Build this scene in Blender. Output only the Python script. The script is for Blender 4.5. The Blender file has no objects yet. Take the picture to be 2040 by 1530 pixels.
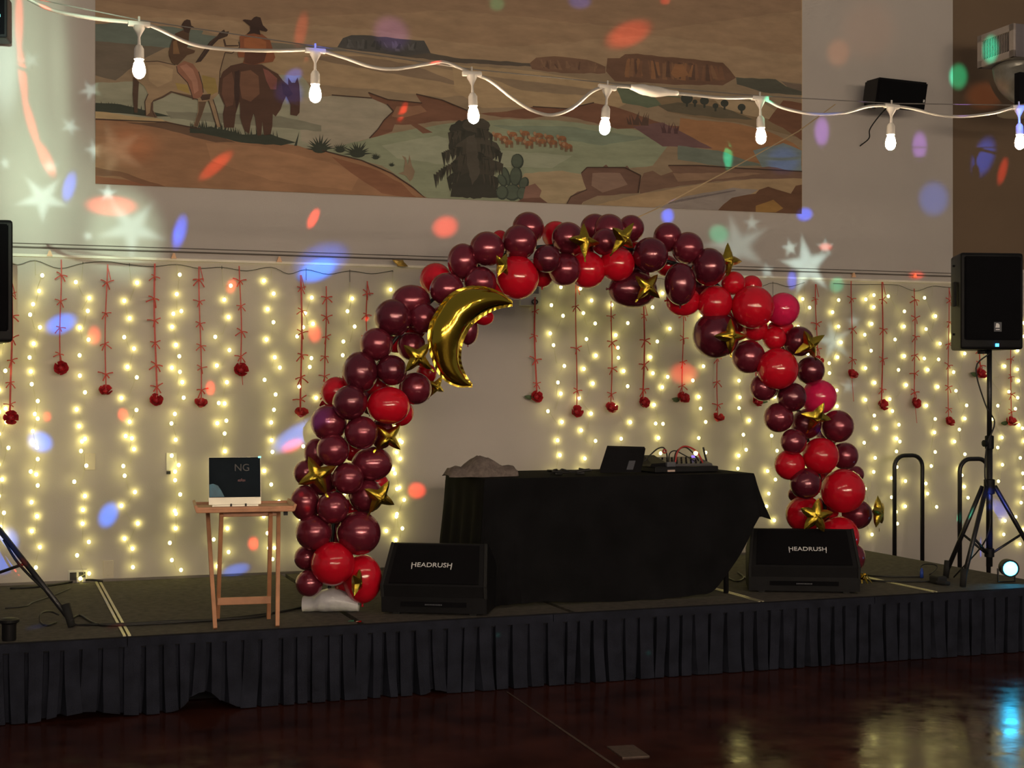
import bpy, bmesh, math, random
from mathutils import Vector, Matrix, Quaternion, noise

scene = bpy.context.scene
COL = scene.collection
R = math.radians
random.seed(7)

# ------------------------------------------------------------------ camera
F_PX, V0, CU, CAM_H = 2900.0, 781.0, 1020.0, 1.65
TH = math.atan(2900.0 / 8180.0)
SN, CS = math.sin(TH), math.cos(TH)
CAM_Y = -9.913
CAM = Vector((0, CAM_Y, CAM_H))
cam_data = bpy.data.cameras.new('camera')
cam_data.sensor_fit = 'HORIZONTAL'
cam_data.sensor_width = 36.0
cam_data.lens = 36.0 * F_PX / 2040.0
cam_data.shift_y = (V0 - 765.0) / 2040.0
cam = bpy.data.objects.new('camera', cam_data)
COL.objects.link(cam)
cam.location = CAM
cam.rotation_euler = (R(90), 0, -TH)
scene.camera = cam

# ------------------------------------------------------------------ world, exposure
scene.view_settings.view_transform = 'Standard'
scene.view_settings.look = 'None'
scene.view_settings.gamma = 1.0
scene.view_settings.use_curve_mapping = False
scene.view_settings.exposure = 0.0
world = bpy.data.worlds.new('hall_ambient')
scene.world = world
world.use_nodes = True
bg = world.node_tree.nodes['Background']
bg.inputs[0].default_value = (1.0, 0.92, 0.86, 1)
bg.inputs[1].default_value = 0.11
scene.cycles.max_bounces = 6
scene.cycles.diffuse_bounces = 2
scene.cycles.glossy_bounces = 3
scene.cycles.transmission_bounces = 4
scene.cycles.caustics_reflective = False
scene.cycles.caustics_refractive = False
scene.cycles.sample_clamp_indirect = 3.0

BULB_L = 430.0      # radiance of the festoon bulbs
HALL_L = 1150.0      # festoon bulbs over the rest of the hall, turned up further
FAIRY_L = 11.5      # radiance of the fairy light bulbs

# ------------------------------------------------------------------ pixel -> place
def ray(u, v):
    a = (u - CU) / F_PX
    return Vector((SN + a * CS, CS - a * SN, (V0 - v) / F_PX))
def onY(u, v, y):
    d = ray(u, v); return CAM + d * ((y - CAM_Y) / d.y)
def onZ(u, v, z):
    d = ray(u, v); return CAM + d * ((z - CAM_H) / d.z)
def at_depth(u, v, t):
    return CAM + ray(u, v) * t
def on_line(u, v, p, q):
    """pixel on the vertical plane through the ground points p and q"""
    n = Vector((-(q.y - p.y), q.x - p.x, 0)); d = ray(u, v)
    return CAM + d * ((Vector((p.x, p.y, 0)) - CAM).dot(n) / d.dot(n))
def ppm(p):
    return F_PX / (SN * p.x + CS * (p.y - CAM_Y))
def lin(c):
    c /= 255.0
    return c / 12.92 if c <= 0.04045 else ((c + 0.055) / 1.055) ** 2.4
def S(r, g, b, k=1.0):
    return tuple(min(0.95, lin(x) * k) for x in (r, g, b))

# ------------------------------------------------------------------ coloured party lights (spots with gobos)
GOBO_K = 3.4
PARTY_A = Vector((.15, -10.4, 2.0))
PARTY_B = Vector((-.2, -10.5, 3.4))
def gobo(u, v, w, h, rot, col, power=1.0, soft=.55, shape='ellipse', org=None, wy=0.0, name='party_spot'):
    """coloured spot hitting the wall at pixel u,v; w,h = width and height of the patch in pixels"""
    org = org or PARTY_A
    tgt = onY(u, v, wy); k = 1.0 / ppm(tgt)
    w, h = w * k * .58, h * k * .58
    d = tgt - org; D = d.length
    L = bpy.data.lights.new(name, 'SPOT')
    L.energy = (power if power < 1.5 else 1.5 + (power - 1.5) * .6) * GOBO_K * 4 * math.pi * D * D
    L.color = col; L.shadow_soft_size = .012; L.spot_blend = 0
    L.spot_size = 2 * math.atan(max(w, h) * 1.5 / D) + .002
    o = bpy.data.objects.new(name, L); COL.objects.link(o)
    o.location = org
    o.rotation_mode = 'QUATERNION'; o.rotation_quaternion = d.to_track_quat('-Z', 'Y')
    L.use_nodes = True
    nt = L.node_tree; n = nt.nodes
    em = [x for x in n if x.type == 'EMISSION'][0]
    tc = n.new('ShaderNodeTexCoord'); sp = n.new('ShaderNodeSeparateXYZ')
    nt.links.new(tc.outputs['Normal'], sp.inputs[0])
    def M(op, a, b=None):
        x = n.new('ShaderNodeMath'); x.operation = op
        for i, val in enumerate((a, b)):
            if isinstance(val, (int, float)): x.inputs[i].default_value = val
            elif val is not None: nt.links.new(val, x.inputs[i])
        return x.outputs[0]
    x = M('MULTIPLY', M('DIVIDE', sp.outputs[0], sp.outputs[2]), -D)
    y = M('MULTIPLY', M('DIVIDE', sp.outputs[1], sp.outputs[2]), -D)
    cr, sr = math.cos(R(rot)), math.sin(R(rot))
    xr = M('DIVIDE', M('ADD', M('MULTIPLY', x, cr), M('MULTIPLY', y, sr)), w)
    yr = M('DIVIDE', M('ADD', M('MULTIPLY', x, -sr), M('MULTIPLY', y, cr)), h)
    if shape == 'ellipse':
        r = M('SQRT', M('ADD', M('MULTIPLY', xr, xr), M('MULTIPLY', yr, yr)))
    else:                                     # five pointed star
        a = M('ARCTAN2', xr, yr)
        wd = 2 * math.pi / 5
        a = M('ABSOLUTE', M('SUBTRACT', M('MODULO', M('ADD', a, 2 * math.pi + wd / 2), wd), wd / 2))
        rr = M('SQRT', M('ADD', M('MULTIPLY', xr, xr), M('MULTIPLY', yr, yr)))
        px = M('MULTIPLY', rr, M('COSINE', a)); py = M('MULTIPLY', rr, M('SINE', a))
        ax = .42 * math.cos(wd / 2); ay = .42 * math.sin(wd / 2)
        nx, ny = ay, 1 - ax; ln = math.hypot(nx, ny); nx /= ln; ny /= ln
        r = M('ADD', M('SUBTRACT', M('ADD', M('MULTIPLY', px, nx), M('MULTIPLY', py, ny)), nx), 1.0)
    mr = n.new('ShaderNodeMapRange'); mr.interpolation_type = 'SMOOTHSTEP'
    nt.links.new(r, mr.inputs[0])
    mr.inputs[1].default_value = 1.0; mr.inputs[2].default_value = max(0.0, 1 - soft)
    mr.inputs[3].default_value = 0.0; mr.inputs[4].default_value = 1.0
    nt.links.new(mr.outputs[0], em.inputs['Strength'])
    return o

RED, BLUE, GREEN = (1, .06, .03), (.02, .10, 1), (.02, 1, .55)
PURP, PALE, SKY, ORG = (.5, .2, 1), (.7, 1, .95), (.0, .17, 1), (1, .3, .08)
for a in [
    # red streak that bends down the bare wall
    (38, 40, 17, 130, 0, RED, 1.1), (45, 150, 17, 130, 6, RED, 1.1), (62, 245, 18, 110, 16, RED, 1.1), (92, 318, 24, 80, 24, RED, 1.2),
    (138, 372, 26, 66, -14, BLUE, 1.4), (358, 462, 28, 74, -14, BLUE, 1.6), (354, 466, 14, 26, -10, BLUE, 1.2),
    (624, 435, 19, 46, -26, RED, 2.2), (887, 452, 56, 46, 20, RED, 1.2), (222, 410, 104, 42, 0, RED, 1.5),
    (632, 538, 84, 44, 24, SKY, 3.0), (640, 520, 120, 70, 24, SKY, .7), (122, 645, 66, 40, 24, SKY, 2.2),
    (188, 668, 26, 40, 0, RED, 1.3), (461, 570, 20, 32, -20, RED, 1.6), (627, 665, 28, 38, 0, RED, 1.4),
    (419, 773, 19, 30, 0, RED, 2.6), (94, 830, 15, 22, 0, RED, 1.8), (245, 826, 20, 26, 0, RED, 2.4),
    (80, 880, 52, 42, -30, SKY, 2.6), (216, 1026, 38, 56, -25, SKY, 2.0), (592, 868, 120, 44, 30, (.15, .3, 1), 1.3),
    (582, 888, 50, 26, 26, RED, 1.5), (505, 1083, 22, 28, 0, RED, 2.6), (470, 1136, 60, 26, 15, SKY, .9),
    (830, 977, 38, 34, 0, RED, 2.0), (36, 1138, 22, 20, 0, RED, 2.0), (14, 1080, 46, 60, 0, SKY, 1.4),
    (802, 223, 14, 44, -22, RED, 2.2), (430, 330, 90, 26, 42, RED, .9), (1252, 68, 104, 52, 22, RED, .8),
    (1155, 2, 50, 34, 0, BLUE, .7), (780, 66, 80, 70, -30, PURP, .35), (1325, 2, 22, 16, 0, RED, .8),
    (585, 150, 40, 26, 30, BLUE, 1.0), (575, 185, 60, 60, 0, BLUE, .6), (600, 60, 26, 80, -12, RED, .4),
    (1450, 312, 20, 56, 0, GREEN, 1.6), (990, 8, 34, 30, 0, GREEN, .3), (1560, 320, 70, 60, 0, SKY, .25),
    (1330, 430, 27, 32, 0, BLUE, 2.2), (1603, 427, 34, 28, 10, BLUE, 2.0), (1432, 466, 44, 40, -20, GREEN, .45),
    (1910, 152, 38, 54, 0, GREEN, 2.2), (1637, 262, 32, 64, 0, PURP, .7),
    (1832, 290, 32, 60, 0, PURP, .7), (1960, 312, 44, 84, -18, BLUE, 3.2), (1998, 340, 18, 60, -14, RED, 1.8),
    (1860, 396, 64, 74, 0, SKY, .45), (1826, 548, 32, 18, 0, RED, 1.2), (1645, 492, 28, 16, 0, RED, 1.0),
    (1578, 558, 20, 40, 0, BLUE, 1.2), (1667, 568, 30, 34, -25, GREEN, .5), (1962, 190, 80, 60, 0, ORG, .35),
    (1362, 744, 60, 46, 0, RED, 1.0), (1670, 105, 50, 60, 0, ORG, .2), (610, 118, 8, 8, 0, RED, .4),
    (1730, 60, 120, 130, 0, ORG, .06)]:
    gobo(*a)
for a, wy in [((1974, 98, 30, 58, 0, GREEN, 2.6), -.71), ((1975, 985, 40, 26, 0, BLUE, 3), -1.96), ((1974, 1010, 16, 14, 0, BLUE, 4), -1.96), ((1932, 1020, 18, 26, -20, GREEN, 2.5), -1.9), ((1980, 1075, 30, 44, 0, BLUE, 1.6), -1.96), ((2010, 1000, 60, 40, -40, BLUE, 1.2), -1.9),
              ((1632, 858, 14, 14, 0, BLUE, 4), -1.9), ((24, 1098, 50, 40, 40, SKY, 1.6), -2.1), ((1630, 1490, 10, 10, 0, GREEN, 0), 0), ((1292, 1301, 9, 9, 0, GREEN, .8), -2.28), ((992, 1265, 9, 9, 0, GREEN, .8), -2.28), ((230, 1247, 40, 10, 10, RED, .7), -2.0), ((74, 1245, 46, 10, 10, SKY, 1.2), -2.1),
              ((748, 612, 10, 10, 0, RED, 2.5), -1.9), ((612, 1012, 12, 14, 0, RED, 2), -1.9), ((600, 985, 10, 10, 0, RED, 2), -1.9)]:
    if a[6]: gobo(*a, wy=wy)
# star projector: pale green wash with stars, left of the mural, and a second one right of the arch
GRN = (.72, 1, .72)
for a in [(40, 200, 230, 900, 0, GRN, .34, .9), (110, 420, 330, 420, 0, GRN, .24, .9), (250, 470, 160, 200, 0, GRN, .30, .6),
          (120, 150, 46, 420, 3, GRN, .10, .9), (10, 120, 70, 260, 0, PALE, .28, .8), (260, 290, 130, 90, 0, ORG, .10, .8)]:
    gobo(*a[:6], a[6] * 1.8, *a[7:], org=PARTY_B)
for a in [(85, 395, 120, 110, 180, PALE, .5, .25), (140, 252, 46, 52, 45, PALE, .4, .3), (262, 455, 150, 140, 180, PALE, .4, .25),
          (215, 385, 44, 46, 0, PALE, .8, .3), (175, 470, 30, 30, 20, PALE, .5, .3), (100, 332, 50, 40, 10, PALE, .5, .3),
          (10, 325, 30, 40, 10, PALE, .4, .3), (180, 180, 60, 50, 30, PALE, .35, .3), (60, 120, 60, 50, 20, PALE, .2, .3),
          (188, 300, 40, 60, 15, PALE, .4, .3), (230, 300, 140, 130, 20, PALE, .18, .25)]:
    gobo(*a[:6], a[6] * 1.3, *a[7:], shape='star', org=PARTY_B)
for a in [(1608, 530, 110, 130, 10, PALE, .75, .2), (1574, 494, 42, 46, 10, PALE, .65, .3), (1644, 492, 44, 46, 0, PALE, .5, .3),
          (1528, 540, 40, 44, 10, PALE, .55, .3), (1498, 445, 44, 46, 0, PALE, .3, .3), (1470, 490, 150, 140, 15, PALE, .25, .25),
          (1660, 680, 90, 100, 12, PALE, .45, .3), (1700, 640, 40, 40, 0, PALE, .3, .3), (1690, 770, 40, 44, 0, PALE, .25, .3)]:
    gobo(*a[:6], a[6] * 1.3, *a[7:], shape='star')

# ------------------------------------------------------------------ materials
def mat(name, col, rough=.6, metal=0.0, var=.12, vscale=6.0, bump=0.0, bscale=40.0, coat=0.0, emit=0.0, ecol=None,
        trans=0.0, spec=.5, sheen=0.0, alpha=1.0):
    m = bpy.data.materials.new(name); m.use_nodes = True
    nt = m.node_tree; b = nt.nodes['Principled BSDF']
    b.inputs['Roughness'].default_value = rough
    b.inputs['Metallic'].default_value = metal
    b.inputs['Coat Weight'].default_value = coat
    b.inputs['Coat Roughness'].default_value = .14
    b.inputs['Specular IOR Level'].default_value = spec
    b.inputs['Transmission Weight'].default_value = trans
    b.inputs['Sheen Weight'].default_value = sheen
    b.inputs['Alpha'].default_value = alpha
    if emit:
        b.inputs['Emission Color'].default_value = (*(ecol or col), 1)
        b.inputs['Emission Strength'].default_value = emit
    tc = nt.nodes.new('ShaderNodeTexCoord')
    nz = nt.nodes.new('ShaderNodeTexNoise'); nz.inputs['Scale'].default_value = vscale; nz.inputs['Detail'].default_value = 4
    nt.links.new(tc.outputs['Object'], nz.inputs['Vector'])
    cr = nt.nodes.new('ShaderNodeValToRGB')
    cr.color_ramp.elements[0].position = .3; cr.color_ramp.elements[1].position = .7
    cr.color_ramp.elements[0].color = (*[max(0, c * (1 - var)) for c in col], 1)
    cr.color_ramp.elements[1].color = (*[min(1, c * (1 + var)) for c in col], 1)
    nt.links.new(nz.outputs['Fac'], cr.inputs[0]); nt.links.new(cr.outputs[0], b.inputs['Base Color'])
    if bump:
        n2 = nt.nodes.new('ShaderNodeTexNoise'); n2.inputs['Scale'].default_value = bscale; n2.inputs['Detail'].default_value = 3
        nt.links.new(tc.outputs['Object'], n2.inputs['Vector'])
        bp = nt.nodes.new('ShaderNodeBump'); bp.inputs['Strength'].default_value = bump; bp.inputs['Distance'].default_value = .01
        nt.links.new(n2.outputs['Fac'], bp.inputs['Height']); nt.links.new(bp.outputs[0], b.inputs['Normal'])
    return m

M_WALL = mat('painted_plaster', (.57, .525, .48), .75, var=.04, vscale=1.5, bump=.08, bscale=120)
M_TAN = mat('tan_paint', (.20, .135, .082), .75, var=.06, vscale=1.2, bump=.08, bscale=120)
M_RAIL = mat('cream_rail', (.90, .84, .70), .5)
M_CONDUIT = mat('grey_conduit', (.16, .14, .12), .5)
M_PLATE = mat('ivory_plate', (.60, .54, .42), .4, var=.03)
M_PLATE2 = mat('white_plate', (.72, .70, .62), .4, var=.03)
M_DARKGAP = mat('dark_recess', (.02, .02, .02), .6)
M_CARPET = mat('stage_carpet', (.062, .053, .042), .95, var=.35, vscale=25, bump=.5, bscale=300)
M_ALU = mat('aluminium_trim', (.60, .56, .40), .35, metal=.6)
M_BLACKFRAME = mat('black_stage_frame', (.007, .007, .009), .7, spec=.15)
M_SKIRT = mat('black_skirt_cloth', (.016, .018, .028), .85, var=.3, vscale=9, bump=.25, bscale=200, spec=.12)  # bluish cast of the LED light is mixed into the black base colour
M_CLOTH = mat('black_table_cloth', (.0065, .0065, .0075), .9, var=.3, vscale=6, bump=.3, bscale=250, spec=.10)
M_BLACKPL = mat('black_plastic', (.007, .007, .008), .5, var=.2, bump=.1, bscale=300, spec=.18)
M_GRILLE = mat('black_grille', (.0045, .0045, .006), .65, bump=.6, bscale=900, spec=.12)
M_BLACKMT = mat('black_powder_coat', (.010, .010, .012), .38)
M_RUBBER = mat('black_rubber', (.008, .008, .008), .8)
M_CABLE = mat('black_cable', (.008, .008, .008), .55)
M_WOOD = mat('light_wood', (.50, .235, .12), .45, var=.18, vscale=12)
M_WHITEPL = mat('white_plastic', (.55, .52, .47), .4, var=.03)
M_CABLEW = mat('white_cable', (.32, .30, .27), .45, var=.03)
M_STEEL = mat('steel_wire', (.22, .20, .18), .5, metal=.3)
M_BULB = mat('lit_bulb', (1, .8, .6), .3, emit=BULB_L, ecol=(1, .76, .52), var=0)
M_HALLB = mat('lit_hall_bulb', (1, .8, .6), .3, emit=HALL_L, ecol=(1, .80, .60), var=0)
M_FAIRY = mat('lit_fairy_bulb', (1, .9, .6), .3, emit=FAIRY_L, ecol=(1, .90, .28), var=0)
M_FWIRE = mat('clear_fairy_wire', (.55, .52, .36), .5)
M_FCORD = mat('green_black_cord', (.05, .055, .045), .6)
M_RIBBON = mat('red_ribbon', (.60, .065, .04), .5, var=.2, vscale=30)
M_ROSE = mat('red_rose_petals', (.46, .018, .026), .6, var=.4, vscale=40)
M_LEAF = mat('green_leaf', (.06, .10, .035), .6, var=.3, vscale=30)
M_BURG = mat('burgundy_balloon', (.215, .022, .045), .23, metal=.5, var=.10, vscale=2, coat=.8)
M_BURG2 = mat('dark_burgundy_balloon', (.145, .015, .033), .23, metal=.5, var=.10, vscale=2, coat=.8)
M_REDB = mat('red_balloon', (.56, .006, .020), .12, var=.06, vscale=2, coat=.3)
M_PINKB = mat('crimson_balloon', (.68, .016, .095), .12, var=.06, vscale=2, coat=.2)
M_GOLD = mat('gold_foil', (.66, .46, .055), .17, metal=1.0, var=.06, vscale=9, bump=.25, bscale=26)
M_GOLDM = mat('gold_foil_smooth', (.62, .44, .050), .13, metal=1.0, var=.04, vscale=4, bump=.05, bscale=14)
M_BAG = mat('frosted_plastic_bag', (.80, .80, .85), .25, var=.1, bump=.3, bscale=30, trans=.35)
M_TOWEL = mat('grey_fleece', (.155, .125, .112), .95, var=.3, vscale=30, bump=.6, bscale=90)
M_SILVER = mat('silver_metal', (.60, .57, .47), .35, metal=.4)
M_SCREEN = mat('dark_glass_screen', (.010, .015, .020), .10, var=.3, vscale=5, spec=.25)
M_SCRTEAL = mat('screen_teal_print', (.004, .12, .20), .3, var=.4, vscale=14)
M_SCRGREY = mat('screen_grey_reflection', (.022, .022, .026), .3)
M_SCRRED = mat('screen_red_print', (.09, .02, .025), .3)
M_LOGO = mat('white_logo', (.75, .75, .75), .5, var=0)
M_LOGOG = mat('grey_logo', (.08, .085, .10), .5, var=0)
M_LEDBLUE = mat('blue_led', (.1, .5, 1), .3, emit=4.0, ecol=(.05, .45, 1), var=0)
M_LEDCYAN = mat('cyan_stage_led', (.3, .9, 1), .3, emit=26.0, ecol=(.03, .58, 1), var=0)
M_LEDYEL = mat('yellow_glow_lamp', (1, .9, .4), .3, emit=5.0, ecol=(1, .85, .3), var=0)
M_LEDVIO = mat('violet_led', (.3, .2, 1), .3, emit=1.2, ecol=(.25, .15, 1), var=0)
M_LEDTEAL = mat('teal_led', (.2, .9, .8), .3, emit=2.0, ecol=(.2, .9, .85), var=0)
M_MIXER = mat('grey_mixer_metal', (.10, .10, .105), .45, metal=.3)
M_REDCAB = mat('red_patch_cable', (.40, .03, .03), .5)
M_WHITETAG = mat('white_tag', (.55, .42, .36), .5)
M_DUCT = mat('galvanised_duct', (.34, .33, .29), .4, metal=.4, var=.25, vscale=8)
M_DUCTBOX = mat('grey_duct_box', (.20, .18, .19), .5, metal=.2)
M_VENT = mat('white_vent', (.52, .45, .41), .5)
M_ROPE = mat('tan_cord', (.62, .46, .26), .8)
M_FLOORPL = mat('worn_floor_plate', (.10, .07, .055), .45, metal=.3, var=.3, vscale=40)
M_PEACH = mat('peach_plastic', (.85, .52, .30), .5)
M_BLUECLIP = mat('blue_plug', (.02, .06, .35), .5)
M_GREENSC = mat('green_scrap', (.02, .22, .12), .6)
M_BRONZE = mat('bronze_foil', (.50, .32, .12), .2, metal=1.0, bump=.4, bscale=30)

# polished, stained concrete
M_FLOOR = mat('polished_stained_concrete', (.042, .0125, .0085), .22, var=.45, vscale=3.5, bump=.05, bscale=18, spec=.28)
_nt = M_FLOOR.node_tree; _b = _nt.nodes['Principled BSDF']
_tc = [x for x in _nt.nodes if x.type == 'TEX_COORD'][0]
_n = _nt.nodes.new('ShaderNodeTexNoise'); _n.inputs['Scale'].default_value = 6; _n.inputs['Detail'].default_value = 6
_nt.links.new(_tc.outputs['Object'], _n.inputs['Vector'])
_mr = _nt.nodes.new('ShaderNodeMapRange'); _nt.links.new(_n.outputs['Fac'], _mr.inputs[0])
_mr.inputs[1].default_value = .3; _mr.inputs[2].default_value = .7; _mr.inputs[3].default_value = .09; _mr.inputs[4].default_value = .26
_nt.links.new(_mr.outputs[0], _b.inputs['Roughness'])

# mural paint: colour attribute with brushed variation
M_MURAL = mat('mural_paint', (.3, .2, .1), .8)
_nt = M_MURAL.node_tree; _b = _nt.nodes['Principled BSDF']
for l in list(_b.inputs['Base Color'].links): _nt.links.remove(l)
_at = _nt.nodes.new('ShaderNodeAttribute'); _at.attribute_name = 'paint'
_tc = [x for x in _nt.nodes if x.type == 'TEX_COORD'][0]
_mp = _nt.nodes.new('ShaderNodeMapping'); _mp.inputs['Scale'].default_value = (1.2, 1, 4.5); _mp.inputs['Rotation'].default_value = (0, R(12), 0)
_nt.links.new(_tc.outputs['Object'], _mp.inputs[0])
_n = _nt.nodes.new('ShaderNodeTexNoise'); _n.inputs['Scale'].default_value = 3.2; _n.inputs['Detail'].default_value = 6; _n.inputs['Roughness'].default_value = .6
_nt.links.new(_mp.outputs[0], _n.inputs['Vector'])
_mr = _nt.nodes.new('ShaderNodeMapRange'); _nt.links.new(_n.outputs['Fac'], _mr.inputs[0])
_mr.inputs[1].default_value = .3; _mr.inputs[2].default_value = .7; _mr.inputs[3].default_value = .84; _mr.inputs[4].default_value = 1.16
_mx = _nt.nodes.new('ShaderNodeVectorMath'); _mx.operation = 'SCALE'
_nt.links.new(_at.outputs['Color'], _mx.inputs[0]); _nt.links.new(_mr.outputs[0], _mx.inputs['Scale'])
_nt.links.new(_mx.outputs[0], _b.inputs['Base Color'])

# ------------------------------------------------------------------ mesh helpers
class MB:
    def __init__(self): self.v = []; self.f = []
    def add(self, vs, fs):
        o = len(self.v); self.v += [Vector(x) for x in vs]; self.f += [tuple(i + o for i in q) for q in fs]; return self
    def box(self, c, s, rot=None, bev=0.0):
        c = Vector(c); hx, hy, hz = s[0] / 2, s[1] / 2, s[2] / 2
        bm = bmesh.new(); bmesh.ops.create_cube(bm, size=1)
        bmesh.ops.scale(bm, vec=s, verts=bm.verts)
        if bev: bmesh.ops.bevel(bm, geom=bm.edges[:], offset=bev, segments=2, affect='EDGES', profile=.5)
        return self.bm(bm, c, rot)
    def bm(self, bm, c=(0, 0, 0), rot=None):
        c = Vector(c); rot = rot or Matrix.Identity(3)
        bm.verts.index_update()
        self.add([rot @ x.co + c for x in bm.verts], [[y.index for y in q.verts] for q in bm.faces]); bm.free(); return self
    def hexa(self, p):
        """8 points: bottom 4 (counter clockwise), top 4"""
        return self.add(p, [(3, 2, 1, 0), (4, 5, 6, 7), (0, 1, 5, 4), (1, 2, 6, 5), (2, 3, 7, 6), (3, 0, 4, 7)])
    def tube(self, pts, r, n=8, caps=True):
        pts = [Vector(p) for p in pts]; rs = r if isinstance(r, (list, tuple)) else [r] * len(pts)
        up = None; rings = []
        for i, p in enumerate(pts):
            t = (pts[min(i + 1, len(pts) - 1)] - pts[max(i - 1, 0)]).normalized()
            if up is None:
                up = Vector((0, 0, 1)) if abs(t.z) < .9 else Vector((1, 0, 0))
            a = t.cross(up)
            if a.length < 1e-5: a = t.cross(Vector((0, 1, .3)))
            a.normalize(); b = a.cross(t).normalized(); up = b
            rings.append([p + (a * math.cos(2 * math.pi * k / n) + b * math.sin(2 * math.pi * k / n)) * rs[i] for k in range(n)])
        vs = [q for g in rings for q in g]; fs = []
        for i in range(len(pts) - 1):
            for k in range(n):
                k2 = (k + 1) % n; fs.append((i * n + k, i * n + k2, (i + 1) * n + k2, (i + 1) * n + k))
        if caps:
            fs.append(tuple(reversed(range(n)))); fs.append(tuple((len(pts) - 1) * n + k for k in range(n)))
        return self.add(vs, fs)
    def lathe(self, prof, n=16, c=(0, 0, 0), rot=None):
        c = Vector(c); rot = rot or Matrix.Identity(3); vs = []; fs = []
        for r, z in prof:
            vs += [c + rot @ Vector((r * math.cos(2 * math.pi * k / n), r * math.sin(2 * math.pi * k / n), z)) for k in range(n)]
        for i in range(len(prof) - 1):
            for k in range(n):
                k2 = (k + 1) % n; fs.append((i * n + k, i * n + k2, (i + 1) * n + k2, (i + 1) * n + k))
        fs.append(tuple(reversed(range(n)))); fs.append(tuple((len(prof) - 1) * n + k for k in range(n)))
        return self.add(vs, fs)
    def grid(self, rows, close=False):
        m = len(rows[0]); fs = []
        for i in range(len(rows) - 1):
            for k in range(m if close else m - 1):
                k2 = (k + 1) % m; fs.append((i * m + k, i * m + k2, (i + 1) * m + k2, (i + 1) * m + k))
        return self.add([q for g in rows for q in g], fs)
    def prism(self, poly, off):
        """polygon (list of points) extruded by vector off"""
        n = len(poly); off = Vector(off); poly = [Vector(p) for p in poly]
        return self.add(poly + [p + off for p in poly], [tuple(range(n)), tuple(reversed(range(n, 2 * n)))] +
                        [(i, i + n, (i + 1) % n + n, (i + 1) % n) for i in range(n)])
    def mesh(self, name, m, smooth=False, org=(0, 0, 0)):
        org = Vector(org); me = bpy.data.meshes.new(name)
        me.from_pydata([tuple(x - org) for x in self.v], [], self.f); me.update()
        bm = bmesh.new(); bm.from_mesh(me); bmesh.ops.recalc_face_normals(bm, faces=bm.faces); bm.to_mesh(me); bm.free()
        if smooth:
            me.polygons.foreach_set('use_smooth', [True] * len(me.polygons))
            if smooth == 'auto': me.set_sharp_from_angle(angle=R(38))
        me.materials.append(m); return me

def wloc(o):
    p = Vector((0, 0, 0))
    while o is not None: p += o.location; o = o.parent
    return p
def tag(o, label=None, cat=None, group=None, kind=None):
    if label: o['label'] = label
    if cat: o['category'] = cat
    if group: o['group'] = group
    if kind: o['kind'] = kind
    return o
def thing(name, label, cat, loc, group=None):
    o = bpy.data.objects.new(name, None); COL.objects.link(o); o.empty_display_size = .05
    o.location = loc; return tag(o, label, cat, group)
def part(name, mb, m, parent=None, smooth=False, label=None):
    org = wloc(parent) if parent is not None else Vector((0, 0, 0))
    o = bpy.data.objects.new(name, mb.mesh(name, m, smooth, org)); COL.objects.link(o)
    if parent is not None: o.parent = parent
    if label: o['label'] = label
    return o
def solo(name, mb, m, label, cat, smooth=False, group=None, base=None):
    base = Vector(base) if base is not None else sum((x for x in mb.v), Vector()) / len(mb.v)
    o = bpy.data.objects.new(name, mb.mesh(name, m, smooth, base)); COL.objects.link(o); o.location = base
    return tag(o, label, cat, group)
def put(name, me, loc, parent=None, rot=None, scale=None, label=None):
    """object sharing mesh me at world loc"""
    o = bpy.data.objects.new(name, me); COL.objects.link(o)
    o.location = Vector(loc) - (wloc(parent) if parent is not None else Vector((0, 0, 0)))
    if parent is not None: o.parent = parent
    if rot is not None: o.rotation_mode = 'QUATERNION'; o.rotation_quaternion = rot
    if scale is not None: o.scale = scale
    if label: o['label'] = label
    return o
def struct(name, mb, m, parent=None, smooth=False, label=None):
    o = part(name, mb, m, parent, smooth)
    if parent is None: o['kind'] = 'structure'
    if label: o['label'] = label
    return o
def yawm(a): return Matrix.Rotation(a, 3, 'Z')
def catmull(pts, k=6):
    pts = [Vector(p) for p in pts]; P = [pts[0] * 2 - pts[1]] + pts + [pts[-1] * 2 - pts[-2]]; out = []
    for i in range(1, len(P) - 2):
        a, b, c, d = P[i - 1:i + 3]
        for j in range(k):
            t = j / k
            out.append(.5 * ((2 * b) + (c - a) * t + (2 * a - 5 * b + 4 * c - d) * t * t + (3 * b - a - 3 * c + d) * t ** 3))
    return out + [pts[-1]]
def text_mesh(name, s, size, m, depth=.0015):
    cu = bpy.data.curves.new(name, 'FONT'); cu.body = s; cu.size = size; cu.extrude = depth
    cu.align_x = 'CENTER'; cu.align_y = 'CENTER'
    tmp = bpy.data.objects.new(name, cu); COL.objects.link(tmp)
    dg = bpy.context.evaluated_depsgraph_get()
    me = bpy.data.meshes.new_from_object(tmp.evaluated_get(dg))
    bpy.data.objects.remove(tmp); me.materials.clear(); me.materials.append(m); return me

# ------------------------------------------------------------------ the setting
Z_ST, Y_F, X_L, X_R = .406, -2.27, -1.81, 6.46
struct('floor', MB().box((3, -14, -.05), (22, 29, .1)), M_FLOOR, label='dark red brown polished concrete floor')
# back wall, with the recessed tan upper bay on the right
struct('wall_back', MB().box((2.15, .15, 2.75), (10.3, .3, 5.5)).box((9.65, .15, 1.33), (4.7, .3, 2.66)), M_WALL,
       label='light plaster wall behind the stage')
struct('wall_upper_right', MB().box((9.65, .18, 4.08), (4.7, .24, 2.84)), M_TAN, label='tan painted upper wall bay')
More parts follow.
